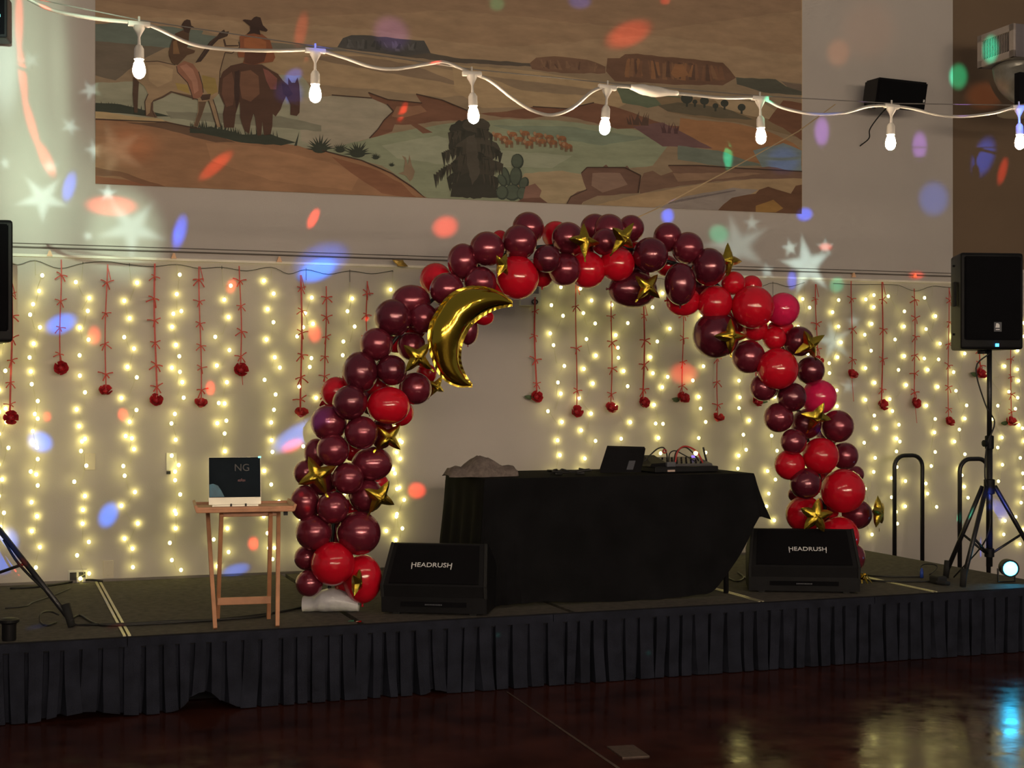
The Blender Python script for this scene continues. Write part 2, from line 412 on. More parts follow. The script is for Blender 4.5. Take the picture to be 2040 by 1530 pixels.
# picture rail and conduit
rl = struct('trim_1', MB().box((2.65, -.012, 2.533), (9.4, .024, .016)), M_RAIL, label='cream picture rail')
struct('trim_2', MB().tube([(-2, -.012, 2.585), (7.35, -.012, 2.585)], .006, 6), M_CONDUIT, label='thin conduit over the picture rail')
struct('trim_3', MB().tube([(-2, -.006, 2.610), (7.35, -.006, 2.610)], .003, 5), M_CONDUIT, label='thin wire over the picture rail')
struct('baseboard_back', MB().box((2.3, -.008, Z_ST + .008), (8.2, .016, .016)), M_CONDUIT)
# floor joint and floor plate
struct('trim_4', MB().hexa([onZ(1008, 1378, 0), onZ(1012, 1378, 0), onZ(1236, 1530, 0), onZ(1228, 1530, 0),
                            onZ(1008, 1378, .0015), onZ(1012, 1378, .0015), onZ(1236, 1530, .0015), onZ(1228, 1530, .0015)]), M_FLOORPL,
       label='saw-cut joint in the concrete floor')
pl = [onZ(1209, 1489, 0), onZ(1262, 1486, 0), onZ(1294, 1508, 0), onZ(1240, 1511, 0)]
solo('floor_box_cover', MB().hexa(pl + [p + Vector((0, 0, .006)) for p in pl]), M_FLOORPL,
     'worn square metal floor box cover set in the dark floor', 'floor plate')

# stage decks
stage = thing('stage_platform', 'low carpeted stage platform of joined decks against the back wall', 'stage', (2.3, -1.13, 0))
seams = [X_L, .63, 1.85, 3.07, 4.28, 5.50, X_R]
for a, b in zip(seams[:-1], seams[1:]):
    part('deck_panel', MB().box(((a + b) / 2, Y_F / 2, Z_ST - .03), (b - a - .036, -Y_F - .01, .06)), M_CARPET, stage)
for x in (.63, 4.28, 5.50):
    for s in (-1, 1):
        part('edge_trim', MB().box((x + s * .0125, Y_F / 2, Z_ST - .028), (.015, -Y_F - .01, .064)), M_ALU, stage)
part('front_edge', MB().box(((X_L + X_R) / 2, Y_F + .004, Z_ST - .03), (X_R - X_L, .016, .058)), M_BLACKFRAME, stage)
part('understage_shade', MB().box(((X_L + X_R) / 2, Y_F / 2 + .1, .17), (X_R - X_L - .1, -Y_F - .35, .33)), M_BLACKFRAME, stage)  # solid dark block added as the shade under the deck, seen below the skirt

# pleated skirt along the front edge
skirt = thing('stage_skirt', 'black box-pleated cloth skirt hung along the front of the stage', 'stage skirt', (2.3, Y_F - .02, 0))
def lift(x):
    z = .004
    for c, w, h in ((1.02, .10, .10), (.42, .16, .035), (-.55, .2, .02), (2.25, .05, .02)):
        z += h * math.exp(-((x - c) / w) ** 2)
    return z
def skirt_panel(x0, x1, seed):
    rnd = random.Random(seed); cols = []; x = x0
    while x < x1:
        w = rnd.uniform(.052, .085); g = rnd.uniform(.016, .030); dp = rnd.uniform(.035, .060); sk = rnd.uniform(-.018, .018)
        fl = rnd.uniform(.0, .03); tw = rnd.uniform(-.014, .014)
        for dx, yy in ((0, 0), (w * .5, -.003), (w, 0), (w + .003, dp), (w + g - .003, dp)):
            cols.append((x + dx, yy, sk, fl, dx / w if dx <= w else 1 - (dx - w) / g, tw))
        x += w + g
    rows = []
    zt = Z_ST - .045
    for i in range(9):
        t = i / 8; row = []
        for (cx, yy, sk, fl, s, tw) in cols:
            zb = lift(cx); z = zt + (zb - zt) * t
            wob = .012 * noise.noise(Vector((cx * 3, t * 2, seed))) * t
            row.append(Vector((cx + sk * t * t + (s - .5) * tw * t, Y_F - .014 + yy * (.45 + .75 * t) - fl * t * t * .6 + wob, z)))
        rows.append(row)
    return MB().grid(rows)
xs = [X_L, .63, 2.95, 5.05, X_R]
for k in range(4):
    part('skirt_panel', skirt_panel(xs[k], xs[k + 1], 11 + k), M_SKIRT, skirt)
    part('hook_band', MB().box(((xs[k] + xs[k + 1]) / 2, Y_F - .011, Z_ST - .028), (xs[k + 1] - xs[k] - .004, .012, .044)), M_SKIRT, skirt)

# stair handrails past the end of the stage
for y, lab in ((-.24, 'black tubular stair handrail loop next to the back wall'), (-.90, 'black tubular stair handrail loop partly behind the tripod stand')):
    px0 = 1782 if y > -.5 else 1912
    p = on_line(px0, 920, Vector((6, y, 0)), Vector((7, y, 0))); xa, xb = p.x, p.x + .255; zt = 1.155
    pts = [(xa, y, 0), (xa, y, zt - .1)] + [(xa + .09 - .09 * math.cos(R(a)), y, zt - .09 + .09 * math.sin(R(a))) for a in range(0, 91, 15)] + \
          [(xb - .09 + .09 * math.sin(R(a)), y, zt - .09 + .09 * math.cos(R(a))) for a in range(0, 91, 15)] + [(xb, y, zt - .1), (xb, y, 0)]
    h = thing('stair_handrail', lab, 'handrail', ((xa + xb) / 2, y, 0))
    part('rail_loop', MB().tube(pts, .017, 10), M_BLACKMT, h, True)
    for x in (xa, xb): part('floor_flange', MB().lathe([(.045, 0), (.045, .008), (.02, .012)], 14, (x, y, 0)), M_BLACKMT, h)

# ------------------------------------------------------------------ mural
mural_polys = []
def mp(col, pts, k=2.25, wob=2.2, step=14):
    """flat shape of paint; outline in picture points, subdivided and roughened like brush work"""
    out = []; n = len(pts)
    for i in range(n):
        a, b = pts[i], pts[(i + 1) % n]; d = math.hypot(b[0] - a[0], b[1] - a[1]); m = max(1, int(d / step))
        for j in range(m):
            t = j / m; x = a[0] + (b[0] - a[0]) * t; y = a[1] + (b[1] - a[1]) * t
            if wob and j: x += random.uniform(-wob, wob) * .5; y += random.uniform(-wob, wob) * .5
            out.append((x, y))
    c = S(*col, k); mural_polys.append(((c[0] * .90, c[1] * 1.02, c[2] * 1.16), out))
def stroke(col, pts, w=1.6):
    for a, b in zip(pts[:-1], pts[1:]):
        d = math.hypot(b[0] - a[0], b[1] - a[1]) or 1; nx, ny = -(b[1] - a[1]) / d * w / 2, (b[0] - a[0]) / d * w / 2
        mp(col, [(a[0] + nx, a[1] + ny), (b[0] + nx, b[1] + ny), (b[0] - nx, b[1] - ny), (a[0] - nx, a[1] - ny)], wob=0, step=999)
def streaks(x0, x1, ytop, ybot, cols, n, w=7):
    for k in range(n):
        x = random.uniform(x0, x1); t = (x - x0) / (x1 - x0); ya = ytop(t) + random.uniform(0, 6); yb = ybot(t) - random.uniform(0, 8); dx = random.uniform(-6, 8); ww = random.uniform(.4, 1) * w
        mp(random.choice(cols), [(x, ya), (x + ww * .6, ya + 1), (x + ww + dx, yb), (x - ww * .4 + dx, yb - 1)], wob=1, step=8)
def ell(cx, cy, rx, ry, rot=0, n=14):
    c, s = math.cos(R(rot)), math.sin(R(rot))
    return [(cx + rx * math.cos(a) * c - ry * math.sin(a) * s, cy + rx * math.cos(a) * s + ry * math.sin(a) * c) for a in [2 * math.pi * k / n for k in range(n)]]
def spikes(pts, hgt, col, n, lean=.3):
    """tuft of grass blades standing on a polyline"""
    for k in range(n):
        t = random.random() * (len(pts) - 1); i = int(t); t -= i
        x = pts[i][0] + (pts[i + 1][0] - pts[i][0]) * t; y = pts[i][1] + (pts[i + 1][1] - pts[i][1]) * t
        h = hgt * random.uniform(.55, 1.1); l = random.uniform(-lean, lean) * h
        mp(col, [(x - 2.6, y + 3), (x + 2.6, y + 3), (x + l, y - h)], wob=0)
def agave(cx, cy, r, col=(44, 46, 36)):
    for k in range(13):
        a = R(-178 + k * 14.6 + random.uniform(-4, 4)); l = r * random.uniform(.8, 1.1)
        tx, ty = cx + l * math.cos(a), cy + l * math.sin(a) * .95; nx, ny = -math.sin(a) * r * .12, math.cos(a) * r * .12
        mp(col, [(cx + nx, cy + ny), (cx - nx, cy - ny), (tx, ty)], wob=0)
    mp(col, ell(cx, cy, r * .5, r * .25), wob=0)
ML, MR = 190, 1597
def mbot(x): return 366 + (x - 190) * .0427 + 0.0
BOT = [(MR, 440), (ML, 380)]
# sky in soft bands
mp((124, 98, 73), [(ML, -330), (MR, -330), (MR, 440), (ML, 380)], wob=0, step=2000)
mp((117, 91, 68), [(ML, -330), (MR, -330), (MR, 20), (1300, 60), (900, 20), (500, 40), (ML, 0)], wob=4)
mp((129, 104, 78), [(ML, 30), (420, 40), (700, 55), (1000, 95), (1300, 70), (MR, 110), (MR, 180), (ML, 80)], wob=4)
# far hills and land
hz = [(ML, 48), (245, 44), (300, 50), (410, 62), (480, 80), (560, 86), (672, 94), (860, 106), (900, 115), (1055, 128), (1205, 132), (1400, 142), (1465, 153), (1545, 158), (MR, 166)]
mp((116, 96, 73), hz + BOT)
mp((84, 88, 76), [(ML, 48), (245, 44), (300, 50), (405, 61), (402, 68), (430, 72), (470, 80), (420, 92), (330, 95), (ML, 82)])
mp((92, 84, 70), [(480, 80), (560, 86), (672, 94), (700, 103), (560, 98), (470, 90)])
mp((86, 74, 60), [(ML, 82), (330, 95), (280, 120), (230, 160), (ML, 150)])
mp((62, 58, 53), [(672, 94), (683, 76), (700, 70), (724, 70), (845, 81), (858, 106), (800, 112), (720, 102)])
streaks(690, 838, lambda t: 75 + t * 9, lambda t: 100 + t * 5, [(76, 71, 67), (70, 65, 61), (52, 49, 45)], 22)
mp((70, 60, 50), [(858, 106), (905, 115), (1055, 126), (1060, 133), (900, 124), (800, 112)])
mp((94, 68, 51), [(1055, 126), (1068, 115), (1088, 113), (1105, 112), (1170, 119), (1180, 122), (1206, 133), (1206, 146), (1120, 146), (1060, 138)])
streaks(1068, 1190, lambda t: 117 + t * 7, lambda t: 138 + t * 6, [(106, 78, 58), (98, 72, 54), (80, 58, 44)], 22)
mp((88, 62, 46), [(1207, 142), (1210, 116), (1234, 116), (1245, 108), (1270, 107), (1440, 125), (1452, 137), (1466, 155), (1440, 170), (1330, 168), (1225, 162)])
streaks(1240, 1440, lambda t: 114 + t * 15, lambda t: 156 + t * 8, [(104, 73, 51), (112, 76, 50), (96, 66, 47), (74, 53, 41)], 46, 9)
mp((118, 80, 52), [(1345, 128), (1360, 128), (1372, 150), (1345, 156), (1336, 146)])
mp((68, 64, 52), [(1466, 154), (1545, 158), (1565, 172), (MR, 182), (MR, 190), (1520, 184), (1468, 168)])
mp((92, 76, 62), [(1556, 162), (MR, 168), (MR, 182), (1570, 174)])
# rolling land
mp((130, 106, 78), [(470, 96), (640, 100), (800, 118), (900, 140), (980, 185), (880, 195), (760, 180), (640, 170), (560, 150)])
mp((106, 86, 66), [(600, 112), (720, 112), (820, 128), (940, 175), (860, 160), (740, 140)])
mp((134, 110, 80), [(900, 128), (1060, 142), (1210, 165), (1280, 190), (1230, 215), (1100, 215), (960, 215), (905, 180)])
mp((112, 92, 70), [(960, 150), (1080, 165), (1200, 180), (1160, 190), (1040, 180)])
mp((122, 116, 94), [(ML, 165), (330, 160), (470, 150), (600, 150), (640, 200), (640, 300), (480, 285), (325, 240), (ML, 225)])
mp((128, 116, 96), [(590, 195), (690, 190), (740, 196), (775, 212), (784, 228), (762, 245), (735, 276), (690, 290), (640, 300), (600, 280)])
mp((104, 98, 80), [(330, 222), (440, 226), (560, 232), (640, 250), (640, 262), (480, 248), (340, 236)])
mp((113, 113, 88), [(735, 276), (800, 262), (900, 245), (1000, 238), (1110, 240), (1290, 262), (1335, 285), (1300, 330), (1150, 350), (1120, 402), (850, 398), (815, 365), (760, 330), (640, 300)])
mp((124, 122, 98), [(760, 290), (870, 270), (1000, 300), (1140, 310), (1100, 335), (900, 330), (790, 315)])
mp((99, 104, 84), [(980, 250), (1130, 252), (1290, 275), (1200, 290), (1060, 268)])
mp((132, 112, 84), [(1045, 345), (1120, 340), (1180, 352), (1160, 410), (1040, 402), (1030, 370)])
# brown gullies
G1 = (94, 62, 45)
mp(G1, [(733, 185), (772, 199), (840, 206), (828, 188), (880, 200), (938, 224), (930, 240), (862, 242), (832, 247), (862, 264), (842, 266), (818, 248), (786, 248), (781, 262), (752, 272), (735, 276), (752, 258), (764, 240), (783, 222), (770, 208), (740, 196)])
mp((114, 80, 58), [(790, 212), (838, 210), (850, 222), (800, 236), (780, 232)])
mp(G1, [(955, 226), (1010, 222), (1060, 213), (1130, 217), (1182, 205), (1225, 213), (1262, 225), (1330, 250), (1380, 256), (1425, 292), (1380, 286), (1330, 262), (1290, 254), (1230, 257), (1150, 236), (1104, 229), (1060, 236), (1000, 234)])
mp((78, 82, 62), [(1225, 172), (1300, 182), (1390, 200), (1330, 206), (1290, 215), (1240, 205)])
mp((104, 84, 60), [(1300, 190), (1420, 200), (1540, 222), (MR, 246), (MR, 275), (1480, 246), (1390, 235), (1330, 222)])
mp((76, 66, 50), [(1310, 210), (1350, 204), (1440, 214), (1500, 238), (1440, 236), (1370, 228), (1330, 222)])
mp((132, 110, 82), [(1420, 196), (1520, 205), (1570, 235), (1560, 244), (1500, 232), (1440, 215)])
mp((124, 86, 56), [(1355, 235), (1390, 240), (1460, 245), (1530, 262), (1580, 285), (MR, 300), (MR, 330), (1470, 322), (1400, 292), (1352, 262)])
mp((92, 60, 42), [(1560, 200), (MR, 206), (MR, 280), (1560, 255), (1530, 240)])
mp((88, 62, 58), [(1260, 252), (1320, 244), (1356, 262), (1420, 296), (1320, 292)])
mp((90, 92, 78), [(1350, 290), (1430, 300), (1520, 330), (1440, 332), (1350, 318)])
mp((98, 104, 98), [(1500, 300), (1560, 285), (MR, 300), (MR, 342), (1520, 338)])
spikes([(1250, 245), (1295, 248)], 24, (66, 48, 38), 16, .6)
spikes([(1315, 262), (1355, 264)], 20, (66, 44, 42), 12, .5)
for x, y, r in ((1368, 196, 12), (1403, 201, 9), (1443, 206, 8), (1477, 214, 8), (1425, 211, 6), (1384, 203, 5)):
    mp((46, 46, 38), ell(x, y, r, r * .9)); mp((46, 46, 38), [(x - 2, y), (x + 2, y), (x + 2, y + r + 5), (x - 2, y + r + 5)], wob=0)
# rocks, sand and water at the lower right
mp((134, 108, 78), [(1160, 414), (1270, 388), (1400, 366), (1596, 348), (MR, 440), (1160, 425)])
RK = (90, 64, 51)
mp(RK, [(1128, 414), (1136, 392), (1150, 382), (1168, 378), (1157, 345), (1168, 334), (1200, 333), (1207, 328), (1213, 334), (1243, 334), (1249, 330), (1255, 338), (1275, 350), (1270, 385), (1190, 390), (1162, 402), (1158, 414)])
mp((112, 86, 70), [(1180, 345), (1235, 345), (1250, 368), (1200, 384), (1178, 370)])
mp((98, 72, 56), [(1272, 368), (1282, 345), (1300, 340), (1316, 350), (1340, 342), (1330, 330), (1392, 330), (1480, 336), (1530, 332), (MR, 342), (MR, 356), (1500, 356), (1400, 364), (1310, 378), (1275, 386)])
mp((118, 90, 68), [(1340, 345), (1440, 345), (1530, 345), (1450, 355), (1350, 362)])
mp((118, 104, 93), [(1290, 418), (1370, 390), (1460, 374), (1510, 378), (1470, 400), (1430, 432), (1300, 430)])
for k in range(9): mp((92, 80, 74), [(1330 + k * 12, 404 - k * 2.4), (1360 + k * 13, 396 - k * 2.2), (1362 + k * 13, 398 - k * 2.2), (1332 + k * 12, 407 - k * 2.4)], wob=0)
mp((84, 56, 38), [(1430, 434), (1440, 408), (1458, 394), (1505, 386), (1512, 378), (1530, 372), (1575, 386), (1585, 370), (MR, 368), (MR, 440)])
mp((122, 88, 46), [(1505, 410), (1540, 398), (1560, 415), (1530, 430), (1505, 428)])
# foreground dune at the lower left
mp((122, 87, 61), [(ML, 225), (325, 240), (400, 258), (480, 282), (560, 285), (640, 300), (720, 320), (780, 346), (822, 374), (850, 400), (845, 420), (ML, 390)])
mp((142, 118, 84), [(ML, 220), (250, 230), (322, 237), (330, 243), (280, 244), (ML, 236)])
mp((84, 62, 46), [(250, 244), (335, 244), (420, 262), (470, 284), (430, 284), (330, 258)])
mp((131, 94, 66), [(410, 285), (520, 292), (640, 320), (720, 345), (700, 380), (540, 360), (420, 320)])
mp((108, 70, 48), [(660, 312), (740, 335), (800, 365), (830, 398), (760, 385), (700, 345)])
mp((98, 66, 46), [(ML, 333), (240, 342), (330, 372), (300, 375), (240, 352), (ML, 350)])
mp((112, 68, 46), [(ML, 350), (250, 358), (310, 376), (ML, 385)])
GR = (46, 48, 38)
mp(GR, [(ML, 205), (240, 208), (300, 222), (340, 232), (300, 232), (ML, 222)])
spikes([(ML, 214), (300, 226)], 14, GR, 34)
mp(GR, [(375, 258), (420, 252), (480, 268), (540, 268), (590, 284), (560, 290), (480, 284), (420, 270)])
spikes([(378, 262), (430, 264), (480, 276), (590, 288)], 24, GR, 70)
agave(637, 298, 30); agave(677, 300, 18); agave(712, 307, 30); agave(748, 315, 12); agave(780, 330, 8)
# hare
mp((112, 92, 70), [(792, 346), (804, 342), (806, 320), (800, 310), (808, 314), (812, 330), (815, 308), (820, 330), (826, 342), (822, 356), (816, 362), (808, 350)])
# tree
TR = (45, 42, 34)
mp(TR, [(897, 392), (905, 340), (912, 290), (922, 262), (940, 250), (962, 258), (972, 290), (980, 340), (992, 394)])
for cx, cy, rx, ry in ((934, 258, 40, 20), (948, 250, 28, 14), (935, 290, 42, 24), (950, 300, 46, 26), (945, 335, 44, 30), (940, 370, 44, 26)):
    mp(random.choice((TR, (52, 47, 38), (58, 52, 42))), ell(cx, cy, rx, ry), wob=5, step=5)
def frond(x, y, dx, dy, n):
    for k in range(n):
        t = k / n; px_, py_ = x + dx * t, y + dy * t * t; l = (16 + 10 * t) * random.uniform(.8, 1.2)
        mp(random.choice((TR, (40, 38, 30), (56, 50, 40))), [(px_ - 4, py_ - 3), (px_ + 4, py_ - 2), (px_ + random.uniform(-4, 3), py_ + l)], wob=0)
for x, y, dx, dy in ((925, 262, -32, 6), (950, 258, 30, 14), (925, 295, -46, 14), (960, 290, 40, 20), (920, 325, -58, 30), (965, 320, 36, 10), (915, 345, -24, 14), (965, 350, 28, 10), (930, 310, -30, 20), (950, 305, 20, 20)):
    frond(x, y, dx, dy, 12)
mp((64, 57, 47), [(928, 275), (945, 268), (950, 300), (955, 345), (940, 370), (930, 330)], wob=3, step=6)
CA = (66, 70, 56)
for x, y, a, b, r in ((1030, 322, 11, 14, 0), (1027, 352, 11, 18, 5), (1043, 366, 8, 12, 20), (1008, 352, 6, 18, -15), (1000, 360, 7, 12, -30), (1020, 384, 16, 15, 0), (1040, 386, 10, 12, 10), (1000, 384, 11, 13, 0)):
    mp((48, 52, 42), ell(x, y, a + 1.5, b + 1.5, r), wob=0); mp(CA, ell(x - 1, y - 1, a - 1, b - 1, r), wob=0)
mp((104, 74, 60), [(1046, 372), (1065, 366), (1078, 380), (1074, 392), (1088, 404), (1040, 402)])
mp((84, 56, 44), [(1040, 396), (1075, 394), (1090, 406), (1030, 404)])
# cattle
for k, (x, y) in enumerate([(990, 270), (1003, 276), (1020, 268), (1034, 278), (1045, 266), (1062, 278), (1072, 270), (1078, 282), (1093, 274), (1100, 284), (1118, 276), (1122, 288), (1130, 292), (1012, 284), (1052, 286)]):
    mp((118, 76, 48), ell(x, y, 9, 5), wob=0); mp((132, 100, 72), ell(x - 8, y - 4, 3, 3.5), wob=0)
    for dx in (-6, -3, 4, 7): mp((96, 66, 46), [(x + dx, y), (x + dx + 2.4, y), (x + dx + 2, y + 11), (x + dx + .5, y + 11)], wob=0)
# horses and riders
def zz(pts): return [(190 + x / 4.533, 20 + y / 4.533) for x, y in pts]
HZ = (124, 100, 74)
_hb = len(mural_polys)
mp((66, 48, 36), zz([(345, 560), (400, 560), (385, 760), (380, 930), (350, 930), (335, 760)]), wob=1)
mp(HZ, zz([(340, 600), (380, 520), (450, 470), (560, 465), (720, 500), (880, 500), (950, 430), (1020, 330), (1060, 270), (1110, 235), (1140, 205), (1195, 205), (1230, 255), (1290, 290), (1300, 340), (1230, 395), (1170, 385), (1145, 470), (1122, 560), (1118, 650), (1110, 760), (1060, 810), (1090, 900), (1130, 1060), (1095, 1060), (1055, 930), (1020, 820), (1000, 830), (965, 940), (920, 1060), (885, 1050), (925, 920), (925, 812), (800, 775), (680, 738), (610, 790), (515, 830), (505, 900), (540, 975), (455, 960), (445, 830), (475, 760), (440, 690), (400, 660)]), wob=1)
mp((136, 111, 82), zz([(470, 500), (600, 500), (700, 540), (690, 640), (560, 700), (480, 640)]), wob=1)
mp((128, 104, 56), zz([(720, 660), (830, 680), (850, 760), (740, 720)]), wob=1); mp((120, 98, 54), zz([(960, 590), (1080, 620), (1105, 740), (1030, 780), (970, 700)]), wob=1)
mp((84, 62, 46), zz([(500, 840), (520, 830), (520, 910), (560, 975), (455, 960), (490, 930)]), wob=1)
mp((80, 60, 44), zz([(930, 830), (1000, 830), (960, 950), (920, 1055), (890, 1050), (930, 920)]), wob=1)
mp((82, 62, 46), zz([(680, 735), (600, 780), (520, 815), (520, 832), (610, 795), (690, 750), (800, 780), (900, 800), (900, 780), (800, 760)]), wob=1)
mp((52, 38, 30), zz([(1030, 290), (1100, 235), (1120, 205), (1160, 180), (1170, 200), (1205, 195), (1190, 240), (1110, 270), (1060, 320), (990, 420), (950, 470), (900, 480), (940, 420)]), wob=1)
mp((60, 44, 34), zz([(1150, 270), (1165, 265), (1180, 320), (1290, 320), (1290, 332), (1165, 335)]), wob=0)
mp((62, 44, 34), zz([(935, 770), (1040, 760), (1030, 810), (960, 820)]), wob=1)
mp((116, 76, 57), zz([(730, 510), (800, 462), (880, 490), (930, 560), (965, 680), (972, 750), (950, 790), (880, 812), (860, 740), (830, 660), (740, 565)]), wob=1)
mp((134, 92, 72), zz([(760, 510), (820, 490), (880, 540), (920, 640), (930, 730), (890, 760), (870, 650)]), wob=1)
mp((70, 50, 35), zz([(720, 215), (790, 185), (855, 180), (845, 215), (840, 300), (825, 345), (900, 370), (890, 392), (825, 412), (760, 480), (740, 500), (690, 480), (665, 420), (660, 380), (690, 280)]), wob=1)
mp((100, 72, 46), zz([(700, 290), (730, 270), (760, 400), (700, 400)]), wob=1)
mp((52, 36, 28), zz([(775, 140), (800, 100), (825, 88), (855, 95), (866, 155), (840, 215), (800, 200), (795, 165)]), wob=0)
mp((52, 36, 28), zz([(752, 150), (790, 138), (870, 146), (892, 160), (860, 172), (790, 165)]), wob=0)
DH = (66, 44, 33)
mp(DH, zz([(1115, 640), (1150, 560), (1220, 505), (1330, 480), (1500, 495), (1590, 550), (1645, 580), (1690, 640), (1738, 680), (1738, 612), (1770, 660), (1800, 660), (1822, 612), (1838, 680), (1845, 800), (1840, 930), (1815, 960), (1758, 948), (1760, 860), (1720, 780), (1690, 840), (1670, 900), (1625, 965), (1600, 940), (1595, 1050), (1580, 1125), (1520, 1135), (1505, 1010), (1495, 1135), (1460, 1135), (1440, 970), (1425, 940), (1400, 1020), (1388, 1120), (1345, 1095), (1305, 970), (1300, 830), (1265, 940), (1250, 1065), (1160, 1065), (1150, 940), (1165, 865), (1122, 770)]), wob=1)
mp((92, 62, 45), zz([(1310, 560), (1400, 545), (1470, 600), (1480, 760), (1400, 830), (1320, 800), (1300, 680)]), wob=1)
mp((84, 56, 42), zz([(1150, 620), (1230, 560), (1260, 700), (1240, 860), (1180, 880), (1140, 760)]), wob=1)
mp((50, 34, 28), zz([(1255, 560), (1300, 545), (1300, 800), (1270, 900), (1250, 760)]), wob=1)
mp((104, 62, 52), zz([(1510, 530), (1560, 550), (1640, 620), (1630, 720), (1580, 720), (1540, 640)]), wob=1)
mp((56, 38, 30), zz([(1680, 660), (1740, 690), (1780, 760), (1740, 790), (1690, 760)]), wob=1)
mp((108, 62, 39), zz([(1300, 240), (1360, 225), (1430, 205), (1500, 220), (1575, 275), (1600, 360), (1622, 430), (1600, 470), (1510, 482), (1420, 500), (1330, 482), (1350, 430), (1290, 430), (1280, 390), (1305, 330)]), wob=1)
mp((126, 74, 44), zz([(1340, 260), (1450, 240), (1540, 290), (1540, 350), (1440, 360), (1340, 340)]), wob=1)
mp((70, 42, 30), zz([(1350, 370), (1550, 370), (1520, 470), (1420, 500), (1340, 480)]), wob=1)
mp((50, 34, 27), zz([(1325, 95), (1345, 88), (1405, 95), (1430, 70), (1450, 62), (1488, 72), (1510, 140), (1555, 185), (1540, 200), (1480, 185), (1490, 230), (1430, 215), (1360, 225), (1395, 190), (1395, 150)]), wob=0)

for q in [zz([(450, 470), (560, 465), (720, 500)]), zz([(950, 430), (1020, 330), (1060, 270), (1110, 235)]), zz([(1290, 290), (1300, 340), (1230, 395), (1170, 385), (1145, 470), (1122, 560), (1118, 650), (1110, 760)]), zz([(1060, 810), (1090, 900), (1130, 1060)]), zz([(1020, 820), (1055, 930), (1095, 1060)]), zz([(925, 812), (800, 775), (680, 738), (610, 790), (515, 830), (505, 900), (540, 975)]), zz([(475, 760), (445, 830), (455, 960)]), zz([(730, 510), (740, 565), (830, 660), (860, 740), (880, 812)]), zz([(930, 560), (965, 680), (972, 750)])]:
    stroke((62, 46, 36), q, 1.8)
for q in [[(733, 185), (772, 199), (840, 206)], [(770, 208), (783, 222), (764, 240), (752, 258), (735, 276)], [(828, 188), (880, 200), (938, 224)], [(1060, 213), (1130, 217), (1182, 205)], [(1157, 345), (1168, 334), (1243, 334), (1275, 350), (1270, 385)], [(1128, 414), (1136, 392), (1168, 378)], [(1330, 330), (1392, 330), (1480, 336), (1596, 342)], [(640, 300), (720, 320), (780, 346), (822, 374), (845, 396)], [(400, 258), (330, 244), (190, 238)], [(660, 190), (740, 196)]]:
    stroke((58, 42, 33), q, 2.2)
mv, mf, mc = [], [], []
top_z = 5.1
for k, (c, pts) in enumerate(mural_polys):
    b = len(mv); yy = -.008 - .00002 * k
    for x, y in pts:
        y = min(y, mbot(x)); p = onY(min(max(x, ML), MR), y, -.008); mv.append((p.x, yy, min(p.z, top_z)))
    mf.append(tuple(range(b, b + len(pts)))); mc += [c] * len(pts)
mural = thing('mural', 'wide painted mural of riders on horseback, mesas, cattle and desert plants', 'mural', (3.26, 0, 3.03))
p0, p1 = onY(ML, 0, 0), onY(MR, 0, 0); zb = onY(ML, mbot(ML), 0).z
part('canvas', MB().hexa([(p0.x, -.001, zb), (p1.x, -.001, onY(MR, mbot(MR), 0).z), (p1.x, -.0075, onY(MR, mbot(MR), 0).z), (p0.x, -.0075, zb),
                          (p0.x, -.001, top_z), (p1.x, -.001, top_z), (p1.x, -.0075, top_z), (p0.x, -.0075, top_z)]), M_ROPE, mural)
bm = bmesh.new(); lay = bm.verts.layers.float_color.new('paint'); org = wloc(mural)
bv = []
for p, c in zip(mv, mc):
    q = bm.verts.new(Vector(p) - org); q[lay] = (*c, 1); bv.append(q)
for q in mf:
    f = bm.faces.new([bv[i] for i in q]); f.normal_update()
    if f.normal.y > 0: f.normal_flip()
bmesh.ops.triangulate(bm, faces=bm.faces[:], ngon_method='BEAUTY')
me = bpy.data.meshes.new('painting'); bm.to_mesh(me); bm.free(); me.materials.append(M_MURAL)
o = bpy.data.objects.new('painting', me); COL.objects.link(o); o.parent = mural

# ------------------------------------------------------------------ wall plates and boxes
def plate(u0, v0, u1, v1, name, m, lab, cat, th=.008):
    a, b = onY(u0, v0, 0), onY(u1, v1, 0); c = (a + b) / 2
    t = thing(name, lab, cat, (c.x, 0, c.z))
    part('cover', MB().box((c.x, -th / 2, c.z), (b.x - a.x, th, a.z - b.z), bev=.002), m, t)
    return t, c
t, c = plate(168, 903, 190, 936, 'blank_wall_plate', M_PLATE, 'square blank cover plate on the wall, level with the tray-table screen', 'wall plate')
for s in (-1, 1): part('screw', MB().lathe([(.004, 0), (.003, .002)], 8, (c.x, -.008, c.z + s * .04), Matrix.Rotation(R(90), 3, 'X')), M_PLATE, t)
t, c = plate(331, 902, 352, 936, 'wall_control_box', M_PLATE2, 'pale upright control box on the wall among the fairy lights', 'wall box', .014)
part('lower_tab', MB().box((c.x - .02, -.01, c.z - .075), (.025, .02, .02)), M_DARKGAP, t)
t, c = plate(136, 1136, 173, 1166, 'power_outlet', M_PLATE2, 'white double power outlet low on the wall with plugs', 'outlet')
for s in (-1, 1): part('socket_face', MB().box((c.x + s * .028, -.010, c.z + .012), (.042, .008, .05)), M_DARKGAP, t)
for s in (-1, 1): part('plug', MB().box((c.x + .02 + s * .018, -.025, c.z - .012), (.02, .035, .03), bev=.003), M_WHITEPL, t)
t, c = plate(205, 1117, 226, 1151, 'blank_wall_plate', M_PLATE, 'upright blank cover plate low on the wall beside the outlet', 'wall plate')
for s in (-1, 1): part('screw', MB().lathe([(.004, 0), (.003, .002)], 8, (c.x, -.008, c.z + s * .04), Matrix.Rotation(R(90), 3, 'X')), M_PLATE, t)
t, c = plate(1034, 566, 1075, 610, 'wall_sensor', M_PLATE2, 'small pale box with a hook on the wall, half hidden by the arch', 'wall box', .03)
